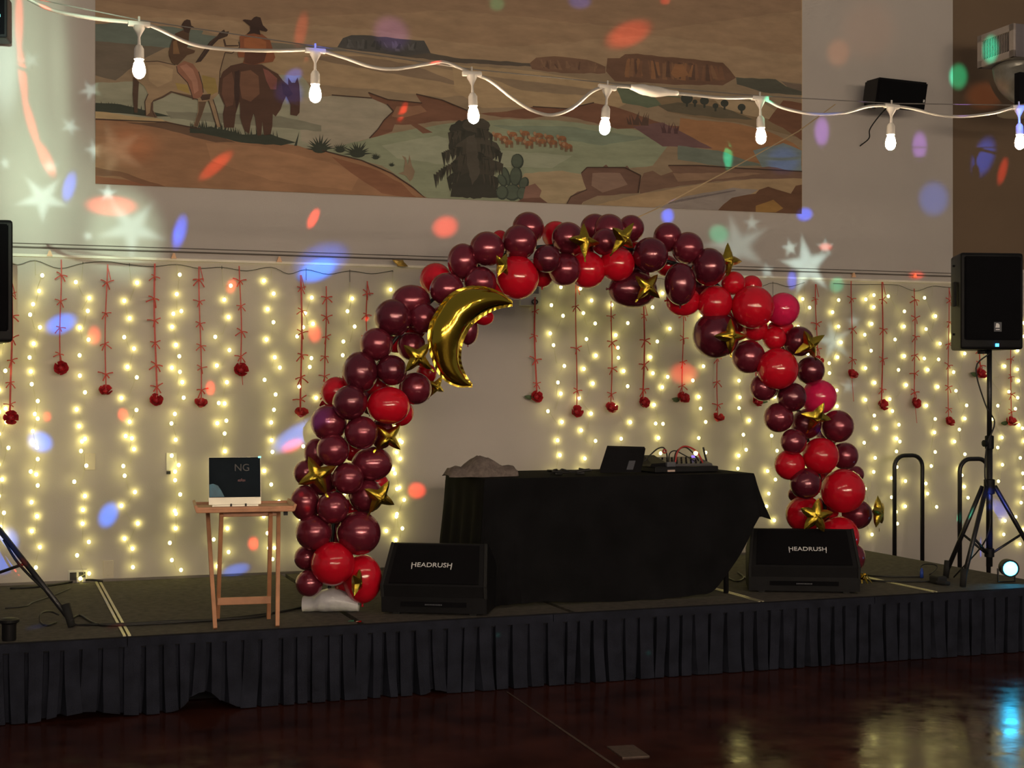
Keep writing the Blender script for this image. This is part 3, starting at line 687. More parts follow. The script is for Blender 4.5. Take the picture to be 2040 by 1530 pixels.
part('hook', MB().tube([(c.x + .03 + .022 * math.cos(R(a)), -.035, c.z - .05 + .016 * math.sin(R(a))) for a in range(-60, 301, 24)], .004, 6), M_CABLE, t)
part('blue_panel', MB().box((c.x + .03, -.032, c.z + .035), (.06, .006, .05)), M_DUCTBOX, t)
# clips that hold the light cords on the picture rail
CLIPS = [(99, 506), (346, 511), (556, 518), (1700, 549), (1822, 550)]
for u, v in CLIPS:
    p = onY(u, v, -.03)
    solo('wire_clip', MB().prism([p + Vector((-.018, 0, -.014)), p + Vector((.018, 0, -.014)), p + Vector((.006, 0, .022)), p + Vector((-.006, 0, .022))], (0, -.012, 0))
         .box(p + Vector((0, .012, .014)), (.01, .04, .006)), M_PEACH, 'small peach-coloured wire clip gripping the picture rail', 'clip', group='clips on the picture rail')

# ------------------------------------------------------------------ fairy lights
bmb = bmesh.new(); bmesh.ops.create_icosphere(bmb, subdivisions=2, radius=.0115)
for q in bmb.verts:
    q.co.z *= 1.15
FB = MB().bm(bmb).mesh('fairy_bulb', M_FAIRY, True)
# pixel column, top, bottom, sideways spread in pixels
STR = [(3, 560, 1100, 10), (70, 548, 1152, 11), (165, 560, 1156, 12), (258, 565, 1146, 12), (352, 548, 1150, 10), (442, 570, 1142, 12), (540, 555, 1120, 12),
       (610, 592, 1100, 14), (697, 596, 1090, 12), (783, 576, 1080, 14), (795, 880, 1085, 9), (1106, 572, 1075, 13), (1172, 570, 1070, 16), (1240, 585, 1070, 14),
       (1316, 582, 1068, 15), (1395, 600, 1066, 11), (1478, 640, 1062, 11), (1540, 640, 1060, 11), (1603, 592, 1055, 9),
       (1660, 592, 1060, 11), (1732, 586, 1074, 10), (1790, 588, 1050, 14), (1857, 590, 1018, 12), (1915, 610, 1002, 12), (1990, 700, 1080, 16), (2034, 640, 1090, 8)]
FAIRY_LAB = ['fairy light strand passing behind the tripod leg by the tray table side', 'fairy light strand next to the loudspeaker nearest the tray table', 'fairy light strand ending at the low power outlet',
 'fairy light strand between the outlet and the pale wall control box', 'fairy light strand crossing the pale wall control box', 'fairy light strand passing behind the dark tray table screen', 'fairy light strand passing behind the end of the tray table',
 'fairy light strand with a rose ribbon across it between tray table and arch', 'fairy light strand half hidden behind the outer balloons over the ballast bag', 'fairy light strand mostly hidden behind the arch near the gold moon',
 'short fairy light strand just inside the arch, above the wedge monitor', 'fairy light strand near the hooked wall box, beside the bare wall', 'fairy light strand above the flat black adapter on the table', 'fairy light strand ending behind the black tablet',
 'fairy light strand ending behind the red cable tie ring', 'fairy light strand ending behind the mixer antenna', 'fairy light strand past the table corner inside the arch', 'fairy light strand hugging the inner balloons by the table corner',
 'fairy light strand behind the crimson balloons of the arch', 'fairy light strand beside the arch under the projected stars', 'fairy light strand above the sideways gold five-point star', 'fairy light strand crossing the handrail loop next to the wall',
 'fairy light strand between the two handrail loops', 'fairy light strand at the post of the handrail near the tripod', 'fairy light strand under the loudspeaker by the handrails', 'fairy light strand past the loudspeaker by the handrails']
GRP = 'fairy light strands on the wall'
cord_tops = []
for i, (u, va, vb, sp) in enumerate(STR):
    rnd = random.Random(100 + i)
    top = onY(u, va - 34, -.03)
    top.z = min(top.z, 2.50)
    t = thing('fairy_light_strand', FAIRY_LAB[i], 'fairy lights', (top.x, -.03, top.z), GRP)
    cord_tops.append(top.copy())
    pts = [top]; v = va; side = 1; bulbs = []
    while v < vb:
        uu = u + rnd.uniform(-.25, .25) * sp
        w = onY(uu, v, -.03 - rnd.uniform(-.012, .02)); pts.append(w)
        if rnd.random() < .62: side = -side
        du = side * rnd.uniform(.1, 1.35) * sp
        q = onY(uu + du, v + rnd.uniform(-4, 6), -rnd.choice((.017, .02, .026, .035, .05, .06, .07))); bulbs.append((w, q))
        if rnd.random() < .10:
            bulbs.append((w, onY(uu - du * .8, v + rnd.uniform(4, 12), -rnd.uniform(.02, .06))))
        v += rnd.uniform(23, 37)
    path = [top]
    for w, q in bulbs: path += [w, q + Vector((0, .006, .012))]
    part('wire', MB().tube(path, .0013, 4), M_FWIRE, t)
    for w, q in bulbs: put('bulb', FB, q, t)
# dark header cords the strands hang from
for a, b, lab in ((0, 9, 'dark header cord of the fairy lights on the wall beside the tray table'), (11, 18, 'dark header cord of the fairy lights framed by the balloon arch'), (19, 25, 'dark header cord of the fairy lights by the stair handrails')):
    ts = sorted([p for k, p in enumerate(cord_tops) if a <= k <= b and k != 10], key=lambda p: p.x); pts = []
    for p, q in zip(ts[:-1], ts[1:]):
        zz_ = 2.49; pts += [Vector((p.x, -.028, max(p.z, zz_))), Vector(((p.x + q.x) / 2, -.028, zz_ + random.uniform(-.05, .02)))]
    pts.append(Vector((ts[-1].x, -.028, max(ts[-1].z, 2.5))))
    mbx = MB().tube(catmull(pts, 4), .0019, 5)
    for p in ts: mbx.tube([Vector((p.x, -.028, 2.5)), p], .0017, 4)
    solo('light_cord', mbx, M_FCORD, lab, 'cord')

# ------------------------------------------------------------------ roses on ribbons
def rose_mesh(seed):
    rnd = random.Random(seed); mb = MB()
    for ring, (n, rad, tilt, sc) in enumerate(((3, .008, .15, .022), (5, .017, .5, .026), (6, .026, .95, .030))):
        for k in range(n):
            a = 2 * math.pi * (k + rnd.random() * .4) / n + ring; rows = []
            for i in range(4):
                s = i / 3; row = []
                for j in range(4):
                    w = (j / 3 - .5) * 1.5
                    rr = rad * (.4 + .6 * s) + sc * .35 * math.sin(tilt) * s; ang = a + w * (.9 - .25 * s)
                    z = -.022 + s * sc * 1.55 * math.cos(tilt * .8) - abs(w) * .008 * s
                    row.append(Vector((rr * math.cos(ang), rr * math.sin(ang), z)) * rnd.uniform(.94, 1.06))
                rows.append(row)
            mb.grid(rows)
    bmq = bmesh.new(); bmesh.ops.create_icosphere(bmq, subdivisions=1, radius=.017); mb.bm(bmq, (0, 0, -.006))
    return mb.mesh('rose_bloom', M_ROSE, True)
ROSES = [rose_mesh(k) for k in range(4)]
def leaf_mesh():
    mb = MB(); rows = []
    for i in range(6):
        s = i / 5; w = .016 * math.sin(math.pi * min(1, s * .93 + .05)); rows.append([Vector((s * .075, -.004 * math.sin(s * 3), z * w + .006 * math.sin(s * 3))) for z in (-1, 0, 1)])
    for r_ in rows: r_[1].y -= .004
    return mb.grid(rows).mesh('leaf', M_LEAF, True)
LEAF = leaf_mesh()
def bow_mesh(seed):
    rnd = random.Random(seed); mb = MB()
    for a, l in ((rnd.uniform(0, 25), .045), (180 - rnd.uniform(0, 25), .045), (rnd.uniform(-70, -40), .05), (-180 + rnd.uniform(40, 70), .05)):
        l *= rnd.uniform(.6, 1.15); d = Vector((math.cos(R(a)), 0, math.sin(R(a)))); n = Vector((-d.z, 0, d.x)) * .0035
        m_ = d * l * .5 + Vector((0, -.008, .003)); e = d * l + Vector((0, -.003, 0))
        mb.grid([[Vector((0, -.003, 0)) - n, Vector((0, -.003, 0)) + n], [m_ - n, m_ + n], [e - n * 1.2, e + n * 1.2]])
    mb.box((0, -.004, 0), (.010, .010, .010), bev=.003)
    return mb.mesh('bow', M_RIBBON)
BOWS = [bow_mesh(k) for k in range(6)]
# ribbon column, top, rose, number of bows, leaf side (0 none), tail length
RB = [(22, 560, 832, 6, 0, 0), (121, 517, 733, 4, 0, 0), (210, 527, 778, 4, 0, 0), (311, 525, 797, 6, 0, 0), (400, 531, 803, 6, 0, 0), (480, 530, 737, 4, 0, 30),
      (600, 548, 822, 6, 0, 0), (648, 570, 812, 6, 1, 0), (732, 560, 690, 3, 0, 0), (1068, 592, 790, 4, -1, 0), (1148, 560, 820, 3, 0, 0), (1217, 600, 813, 4, 0, 0), (1282, 600, 802, 4, 0, 0),
      (1360, 600, 793, 4, -1, 0), (1430, 640, 832, 4, 0, 0), (1507, 650, 800, 3, 1, 0), (1628, 566, 720, 3, 0, 0), (1697, 556, 746, 3, 0, 54), (1757, 557, 807, 4, 0, 0),
      (1823, 575, 803, 6, 0, 40), (1890, 573, 840, 6, 0, 0), (1953, 640, 745, 3, -1, 0), (2013, 660, 840, 5, -1, 0)]
ROSE_LAB = {0: 'red rose on a long ribbon beside the loudspeaker nearest the tray table', 1: 'red rose on a short ribbon straight above the low power outlet',
 2: 'red rose on a ribbon above the square blank wall plate', 3: 'red rose hanging beside and above the pale wall control box', 4: 'red rose on a ribbon over the upper corner of the tray table screen',
 5: 'red rose with a trailing ribbon end straight above the tray table screen', 6: 'red rose next to the arch, over the end of the tray table', 7: 'red rose with a leaf, half hidden by the outer balloons of the arch',
 8: 'red rose ribbon behind the burgundy balloons near the gold moon', 9: 'red rose with a green leaf beneath the small hooked wall box', 10: 'red rose on a ribbon above the flat black adapter on the table',
 11: 'red rose on a ribbon straight above the black tablet', 12: 'red rose on a ribbon above the gap between tablet and mixer', 13: 'red rose with a green leaf above the audio mixer',
 14: 'red rose hanging over the table corner past the mixer', 15: 'red rose with a leaf peeking out from behind the arch shoulder', 16: 'red rose ribbon behind the lower crimson balloon of the arch',
 17: 'red rose on a short ribbon with a long trailing end next to the crimson balloons', 18: 'red rose on a ribbon above the sideways gold five-point star', 19: 'red rose with a trailing end above the handrail loop next to the wall',
 20: 'red rose on the long ribbon between the two handrail loops', 21: 'red rose with a leaf just under the loudspeaker by the handrails', 22: 'red rose with a leaf beyond the pole of the stand by the handrails'}
special = {6: None}
for i, (u, va, vr, nb, lf, tail) in enumerate(RB):
    rnd = random.Random(300 + i)
    y = -.055
    pr = onY(u, vr, y); pt = onY(u + rnd.uniform(-3, 3), va, y); pt.z = min(pt.z, 2.52)
    lab, grp = ROSE_LAB[i], 'roses on ribbons along the wall'
    t = thing('hanging_rose', lab, 'rose', (pr.x, y, pr.z), grp)
    m_ = MB(); n = 8; rows = []
    for k in range(n + 1):
        s = k / n; p = pt.lerp(pr, s) + Vector((.006 * math.sin(s * 5 + i), 0, 0)); w = .0042 if i % 3 else .006
        rows.append([p + Vector((-w, 0, 0)), p + Vector((w, 0, 0))])
    m_.grid(rows)
    if tail:
        e = onY(u + 3, vr + tail, y); m_.grid([[pr + Vector((.003, .01, 0)), pr + Vector((.008, .01, 0))], [e, e + Vector((.005, 0, 0))]])
    if i % 2 == 0: m_.grid([[pt + Vector((.0, 0, 0)), pt + Vector((.006, 0, 0))], [pt + Vector((.022, -.002, -.10)), pt + Vector((.028, -.002, -.10))]])
    part('ribbon', m_, M_RIBBON, t)
    for k in range(nb):
        s = (k + .6) / nb * .97; p = pt.lerp(pr, s) + Vector((.006 * math.sin(s * 5 + i), -.003, 0))
        put('bow', BOWS[(i + k) % 6], p, t, Quaternion((0, 1, 0), rnd.uniform(-.4, .4)), [rnd.uniform(.8, 1.15)] * 3)
    put('rose_bloom', ROSES[i % 4], pr + Vector((0, -.012, 0)), t, Quaternion((1, 0, 0), rnd.uniform(.6, 1.5)) @ Quaternion((0, 0, 1), rnd.uniform(0, 6)), [rnd.uniform(1.25, 1.5)] * 3)
    if lf:
        for k in range(2):
            put('leaf', LEAF, pr + Vector((lf * .018, .0, -.004)), t, Quaternion((0, 1, 0), (math.pi if lf < 0 else 0) + rnd.uniform(-.35, .35)), [rnd.uniform(.8, 1.1)] * 3)

# ------------------------------------------------------------------ balloon arch
Y_A = -1.77
spine_px = [(655, 1185), (660, 1120), (664, 1050), (680, 930), (700, 830), (745, 740), (800, 660), (870, 590), (950, 530), (1050, 495), (1150, 490), (1230, 490),
            (1310, 515), (1400, 545), (1470, 610), (1530, 680), (1570, 760), (1600, 850), (1630, 940), (1650, 1040), (1685, 1120), (1690, 1148)]
spine = [onY(u, v, Y_A) for u, v in spine_px]
arch = thing('balloon_arch', 'large balloon arch of burgundy, red and crimson balloons standing over the black table', 'balloon arch', (3.4, Y_A, Z_ST))
part('arch_frame', MB().tube(catmull([Vector((spine[0].x, Y_A, Z_ST + .012))] + spine + [Vector((spine[-1].x, Y_A, Z_ST + .012))], 4), .011, 8), M_BLACKMT, arch, True)
# balloon: round body narrowing to a knotted neck at -Z
prof = [(.001, -1.20), (.075, -1.19), (.055, -1.14), (.035, -1.10), (.075, -1.06)]
for k in range(1, 15):
    a = -math.pi / 2 + math.pi * k / 15
    r = math.cos(a); z = math.sin(a)
    if z < 0: z *= 1.06
    prof.append((max(.08, r), z))
prof += [(.1, .995), (.001, 1.0)]
_bal = {}
for key, m in (('b', M_BURG), ('d', M_BURG2), ('r', M_REDB), ('p', M_PINKB)):
    _bal[key] = MB().lathe(prof, 26).mesh('balloon', m, True)
BN = {'b': None, 'd': 'dark burgundy balloon', 'r': 'bright red balloon', 'p': 'crimson pink balloon'}
# centre px, radii px (w, h), colour, layer 0 front .. 3 back
BAL = [
 (1052, 454, 31, 31, 'b', 2), (1035, 482, 34, 34, 'b', 1), (1107, 468, 27, 27, 'r', 3), (970, 496, 34, 34, 'b', 1), (996, 476, 18, 16, 'r', 3), (922, 520, 30, 34, 'b', 2),
 (868, 556, 30, 33, 'r', 3), (890, 577, 33, 33, 'b', 1), (957, 563, 33, 30, 'b', 1), (1030, 553, 44, 42, 'r', 1), (1000, 572, 22, 22, 'r', 2), (1090, 516, 27, 27, 'd', 0),
 (1080, 540, 26, 30, 'r', 3), (820, 600, 37, 32, 'b', 2), (783, 633, 36, 37, 'd', 1), (843, 634, 29, 30, 'b', 1), (750, 686, 33, 31, 'b', 1), (789, 680, 22, 24, 'r', 3),
 (828, 655, 22, 22, 'r', 3), (820, 690, 28, 28, 'b', 2), (932, 658, 21, 27, 'b', 3), (964, 632, 20, 16, 'r', 3), (880, 640, 26, 30, 'b', 3), (900, 620, 26, 28, 'r', 3), (717, 742, 35, 41, 'd', 1), (780, 738, 29, 31, 'd', 0),
 (828, 774, 32, 31, 'b', 1), (752, 770, 24, 24, 'r', 3), (670, 781, 29, 31, 'r', 2), (697, 802, 34, 34, 'd', 0), (775, 808, 41, 37, 'r', 0), (797, 822, 27, 26, 'r', 2), (850, 745, 20, 20, 'r', 3), (736, 800, 20, 24, 'b', 3),
 (655, 842, 36, 35, 'b', 1), (720, 862, 34, 31, 'b', 0), (663, 897, 33, 31, 'b', 0), (630, 902, 24, 28, 'b', 2), (703, 899, 20, 20, 'r', 3), (760, 862, 24, 30, 'b', 2), (742, 924, 39, 33, 'b', 1), (693, 953, 30, 32, 'b', 0),
 (610, 942, 24, 26, 'b', 2), (640, 960, 26, 26, 'b', 2), (664, 975, 20, 20, 'r', 3), (730, 988, 34, 33, 'b', 1), (752, 962, 22, 18, 'r', 3), (607, 1001, 29, 33, 'b', 1), (663, 1011, 31, 32, 'b', 0), (704, 1015, 24, 24, 'r', 3), (640, 1020, 20, 24, 'b', 3),
 (625, 1060, 37, 34, 'b', 1), (715, 1062, 43, 42, 'b', 0), (668, 1060, 22, 26, 'b', 3), (611, 1111, 25, 24, 'b', 2), (663, 1123, 42, 44, 'r', 0), (616, 1162, 28, 25, 'b', 1), (722, 1152, 38, 46, 'r', 1), (692, 1160, 26, 24, 'r', 2),
 (1185, 455, 29, 28, 'b', 3), (1213, 458, 31, 31, 'b', 2), (1257, 455, 25, 27, 'b', 2), (1131, 474, 31, 31, 'b', 1), (1206, 482, 28, 26, 'b', 1), (1125, 537, 31, 34, 'b', 1), (1170, 538, 36, 36, 'r', 2), (1230, 526, 34, 34, 'r', 1), (1160, 500, 24, 22, 'r', 3), (1265, 505, 22, 24, 'r', 3),
 (1296, 508, 33, 36, 'd', 0), (1330, 472, 28, 28, 'b', 2), (1370, 494, 31, 31, 'b', 1), (1328, 530, 20, 22, 'r', 3), (1262, 577, 48, 36, 'd', 2), (1264, 550, 30, 26, 'b', 3), (1355, 565, 31, 40, 'd', 0), (1362, 600, 34, 30, 'r', 2), (1412, 532, 33, 37, 'd', 0),
 (1424, 604, 34, 35, 'r', 1), (1461, 564, 24, 22, 'r', 1), (1497, 570, 22, 20, 'r', 2), (1500, 612, 42, 42, 'r', 0), (1426, 668, 47, 44, 'd', 1), (1491, 711, 31, 34, 'b', 1), (1504, 655, 26, 24, 'r', 2), (1465, 640, 24, 26, 'r', 3), (1390, 570, 22, 24, 'b', 3),
 (1560, 616, 32, 33, 'p', 1), (1543, 674, 24, 22, 'r', 1), (1556, 655, 26, 20, 'r', 2), (1591, 680, 29, 30, 'd', 1), (1570, 690, 18, 20, 'b', 3), (1549, 735, 41, 40, 'r', 0), (1615, 738, 27, 28, 'd', 1), (1521, 772, 27, 26, 'b', 1), (1632, 791, 34, 34, 'p', 2),
 (1578, 791, 29, 28, 'd', 0), (1533, 768, 20, 24, 'b', 2), (1551, 832, 29, 29, 'b', 1), (1606, 845, 28, 31, 'd', 1), (1669, 849, 31, 32, 'b', 1), (1581, 880, 26, 25, 'b', 0), (1635, 908, 35, 36, 'r', 0), (1573, 926, 30, 29, 'r', 1), (1683, 908, 25, 28, 'b', 2), (1648, 870, 22, 20, 'b', 3),
 (1605, 964, 31, 30, 'd', 0), (1680, 978, 43, 43, 'r', 0), (1640, 955, 22, 26, 'r', 3), (1585, 985, 16, 14, 'b', 3), (1704, 945, 18, 16, 'b', 3), (1602, 1024, 36, 36, 'r', 2), (1708, 1024, 30, 28, 'b', 2), (1645, 1015, 26, 26, 'r', 3), (1672, 1068, 38, 40, 'r', 1), (1702, 1110, 21, 26, 'b', 2), (1665, 1125, 26, 26, 'r', 2)]
DY = (-.17, -.09, 0.0, .09)
dense = catmull(spine, 8)
for i, (u, v, rw, rh, key, ly) in enumerate(BAL):
    p = onY(u, v, Y_A + DY[ly] + .02 * math.sin(i * 2.3)); k = 1.0 / ppm(p)
    near = min(dense, key=lambda q: (q - p).length_squared)
    d = (near - p); d.y += .10 if ly < 3 else -.05
    q = (-d).to_track_quat('Z', 'Y') if d.length > .02 else Quaternion()
    ax = q @ Vector((0, 0, 1))
    # wider than tall balloons lie with the long axis across the view
    k *= 1.03; r = (rw + rh) / 2 * k
    sx = Vector((r, r, r))
    if abs(rw - rh) > 3:
        q = Quaternion((0, 1, 0), R(90 if rw > rh else 0)) if abs(ax.y) < .9 else q
        sx = Vector((min(rw, rh) * k, min(rw, rh) * k, max(rw, rh) * k)) if abs(ax.y) < .9 else Vector((rw * k, rh * k, r))
    put('balloon', _bal[key], p, arch, q, sx, BN[key])

# foil stars
def star_mesh(npts=4, inner=.36, puff=.30, seed=0, tail=True):
    """unit inflated foil star in the XZ plane, with a flat crimped rim"""
    rnd = random.Random(seed); N = npts * 12; rings = 7
    def outline(a):
        w = 2 * math.pi / npts; b = abs((a + w / 2) % w - w / 2) / (w / 2)
        return inner + (1 - inner) * (1 - b) ** 1.9 if npts == 4 else inner + (1 - inner) * (1 - b) ** 1.25
    mb = MB()
    for side in (-1, 1):
        rows = []
        for i in range(rings + 1):
            s = i / rings; row = []
            for k in range(N):
                a = 2 * math.pi * k / N; r = outline(a)
                body = min(1.0, s / .93); th = puff * (max(0, 1 - body ** 2.2)) ** .75 * (.55 + .45 * (inner / r) ** .5)
                cr = .02 * math.sin(k * 2.7 + seed) * body * (1 - body * .6)
                row.append(Vector((math.sin(a) * r * s, side * (th + cr * (th > 0) + .004), math.cos(a) * r * s)))
            rows.append(row)
        mb.grid(rows, True)
    if tail: mb.box((0, 0, -1.06), (.10, .012, .22))
    return mb.mesh('foil_body', M_GOLD, 'auto')
ST4 = [star_mesh(4, .43, .36, k) for k in range(3)]
ST5 = [star_mesh(5, .50, .30, 5 + k, k == 0) for k in range(2)]
# px centre, radius px, roll, yaw, pitch, points, extra dy, label
STARS = [
 (1164, 480, 37, 4, 30, -10, 4, -.30, 'gold foil four-point star on the arch crown, above a bright red balloon'),
 (1241, 474, 38, 30, 35, 20, 4, -.30, 'gold foil four-point star folded upward on the arch crown'),
 (1000, 528, 30, 36, 62, 0, 4, -.30, 'narrow gold foil star turned edge-on beside the red balloon above the moon'),
 (1290, 572, 34, 40, 15, 0, 4, -.22, 'gold foil star on the big dark balloon hanging inside the arch'),
 (1450, 519, 36, 0, 30, 0, 4, -.12, 'gold foil star sticking out over the outer side of the arch'),
 (1456, 670, 36, 0, 12, 0, 4, -.30, 'gold foil star on the big dark balloon at the arch shoulder'),
 (1613, 686, 36, -35, 20, 25, 4, -.25, 'gold foil star with folded points on a dark balloon below the crimson one'),
 (1626, 830, 36, 12, 15, 35, 4, -.26, 'gold foil star hanging below the lower crimson balloon'),
 (832, 712, 38, -50, 15, 5, 4, -.34, 'gold foil star touching the crescent moon balloon'),
 (773, 871, 36, 45, 18, 0, 4, -.20, 'gold foil star hanging under a red balloon inside the arch'),
 (632, 947, 42, -25, 12, 0, 4, -.24, 'gold foil star on the outer side of the arch, above the tray table'),
 (756, 990, 38, 28, 25, 15, 4, -.24, 'gold foil star inside the arch, above the floor monitor'),
 (711, 1160, 30, 35, 78, 0, 4, -.30, 'thin gold foil star seen edge-on at the foot of the arch'),
 (1626, 1028, 36, 8, 8, 0, 5, -.24, 'plump gold foil five-point star low on the arch, over the floor monitor'),
 (1750, 1020, 34, -8, 58, 0, 5, -.16, 'gold foil five-point star turned sideways on the outer foot of the arch'),
 (868, 770, 26, 25, 40, 20, 4, -.02, 'small gold foil star tucked under the crescent moon')]
for i, (u, v, r, roll, yaw, pitch, n, dy, lab) in enumerate(STARS):
    p = onY(u, v, Y_A + dy); k = 1.0 / ppm(p)
    q = Quaternion((0, 0, 1), R(yaw) - TH) @ Quaternion((1, 0, 0), R(pitch)) @ Quaternion((0, 1, 0), R(roll))
    t = thing('foil_star_balloon', lab, 'star balloon', p)
    put('foil_body', (ST4[i % 3] if n == 4 else ST5[i % 2]), p, t, q, [r * k] * 3)
# floating bronze foil piece near the rail
p = onY(797, 524, -.10)
t = thing('foil_star_balloon', 'bronze foil star seen edge-on, stuck at the picture rail away from the arch', 'star balloon', p)
put('foil_body', star_mesh(4, .5, .35, 9, False), p, t, Quaternion((0, 1, 0), R(20)) @ Quaternion((1, 0, 0), R(75)), [.062] * 3)
t.children[0].data.materials.clear(); t.children[0].data.materials.append(M_BRONZE)

# crescent moon
outer = [(1021, 604), (1002, 588), (977, 577), (957, 573), (937, 573), (919, 578), (903, 586), (887, 600), (874, 620), (862, 640), (856, 662), (856, 684), (861, 706), (867, 724), (876, 742), (892, 759), (916, 769), (941, 769)]
inner = [(1021, 606), (1004, 609), (985, 614), (967, 623), (951, 634), (937, 647), (927, 662), (920, 677), (916, 692), (915, 706), (915, 718), (918, 732), (924, 746), (931, 758), (941, 770)]
YM = Y_A - .30
O3 = catmull([onY(u, v, YM) for u, v in outer], 3); I3 = catmull([onY(u, v, YM) for u, v in inner], 3)
def resamp(P, n):
    L = [0]
    for a, b in zip(P[:-1], P[1:]): L.append(L[-1] + (b - a).length)
    out = []
    for k in range(n):
        d = L[-1] * k / (n - 1); i = max(j for j in range(len(L)) if L[j] <= d + 1e-9); i = min(i, len(P) - 2)
        out.append(P[i].lerp(P[i + 1], (d - L[i]) / max(1e-9, L[i + 1] - L[i])))
    return out
n = 44; O3 = resamp(O3, n); I3 = resamp(I3, n); rows = []; rim = MB()
mid0 = sum(O3 + I3, Vector()) / (2 * n)
for k in range(n):
    c = (O3[k] + I3[k]) / 2; h = (O3[k] - I3[k]) / 2; w = h.length; ring = []
    for j in range(20):
        a = 2 * math.pi * j / 20; cr = 1 + .05 * math.sin(k * 2.4) * abs(math.cos(a)) ** 3
        th = w * .74 * math.sin(a) * (abs(math.sin(a)) ** .2) * cr
        ring.append(c + h * .96 * math.cos(a) + Vector((0, th, 0)))
    rows.append(ring)
moon = thing('foil_moon_balloon', 'large gold foil crescent moon balloon on the arch', 'moon balloon', mid0)
part('foil_body', MB().grid(rows, True), M_GOLDM, moon, True)
for P, s in ((O3, 1), (I3, -1)):
    rr = []
    for k in range(n):
        h = (O3[k] - I3[k]).normalized() * s if (O3[k] - I3[k]).length > .004 else Vector((0, 0, 1)); a = P[k] - h * .008
        wv = Vector((0, .003 * math.sin(k * 2.9), 0)); rr.append([a + wv, a + h * .02 - wv])
    part('seam_rim', MB().grid(rr), M_GOLD, moon)
# bag of ballast, fringe and scraps at the arch's feet
pb = onZ(656, 1222, Z_ST); k = 1 / ppm(pb); rows = []
wid, hei = 112 * k, 42 * k
rgt = Vector((CS, -SN, 0)); fwd = Vector((SN, CS, 0))
for i in range(15):
    s = i / 14; w = (.12 if i in (0,) else .5 + .5 * math.sin(math.pi * min(1, s * 1.02)) ** .7); ring = []
    for j in range(16):
        a = 2 * math.pi * j / 16; bul = .5 + .5 * math.sin(math.pi * s) if s > .25 else .62
        rr_ = hei * .5 * (bul + .12) * (1 + .10 * noise.noise(Vector((s * 6, a * 1.5, 2))))
        zc = hei * .5 * (bul + .1)
        ring.append(pb + rgt * (s - .5) * wid + fwd * (.07 + rr_ * 1.3 * math.cos(a)) + Vector((0, 0, max(.002, zc + rr_ * math.sin(a)))))
    rows.append(ring)
mbb = MB().grid(rows, True); mbb.add([], []); 
solo('ballast_bag', mbb, M_BAG, 'translucent white plastic ballast bag lying at the foot of the arch', 'bag', True, base=pb)
pf = onZ(1716, 1160, Z_ST); mbf = MB(); rnd = random.Random(5)
for k_ in range(26):
    a = R(rnd.uniform(0, 360)); l = rnd.uniform(.06, .12); d = Vector((math.cos(a), math.sin(a) * .7, 0)); nrm = Vector((-d.y, d.x, 0)) * .006
    e = pf + d * l + Vector((0, 0, rnd.uniform(.001, .02))); m_ = pf + d * l * .45 + Vector((0, 0, rnd.uniform(.02, .06)))
    mbf.grid([[pf - nrm + Vector((0, 0, .02)), pf + nrm + Vector((0, 0, .02))], [m_ - nrm, m_ + nrm], [e - nrm * .6, e + nrm * .6]])
solo('foil_fringe_weight', mbf, M_GOLD, 'crumpled gold foil fringe weight on the deck beside the floor monitor', 'balloon weight', base=pf)
for (u, v, m, nm, lab) in ((699, 1238, M_GREENSC, 'paper_scrap', 'tiny green scrap lying near the stage edge'), (714, 1239, M_GOLD, 'foil_scrap', 'tiny gold foil strip lying near the stage edge')):
    p = onZ(u, v, Z_ST); solo(nm, MB().add([p + Vector((-.018, -.012, .002)), p + Vector((.012, -.02, .002)), p + Vector((.02, .01, .006)), p + Vector((-.01, .016, .002))], [(0, 1, 2, 3)]), m, lab, 'scrap', base=p)

# ------------------------------------------------------------------ table, cloth and what stands on it
Z_T = 1.150; Y_TF, Y_TB = -1.95, -1.19
XT0 = on_line(966, 957, Vector((0, Y_TF, 0)), Vector((1, Y_TF, 0))).x; XT1 = on_line(1502, 950, Vector((0, Y_TF, 0)), Vector((1, Y_TF, 0))).x
tbl = thing('folding_table', 'long folding table hidden under a black cloth', 'table', ((XT0 + XT1) / 2, (Y_TF + Y_TB) / 2, Z_ST))
part('tabletop', MB().box(((XT0 + XT1) / 2, (Y_TF + Y_TB) / 2, Z_T - .03), (XT1 - XT0 - .02, Y_TB - Y_TF - .02, .04), bev=.006), M_BLACKPL, tbl)
for x in (XT0 + .12, XT1 - .15):
    for y in (Y_TF + .08, Y_TB - .08):
        part('leg', MB().tube([(x, y, Z_ST), (x, y, Z_T - .04)], .016, 10), M_BLACKMT, tbl, True)
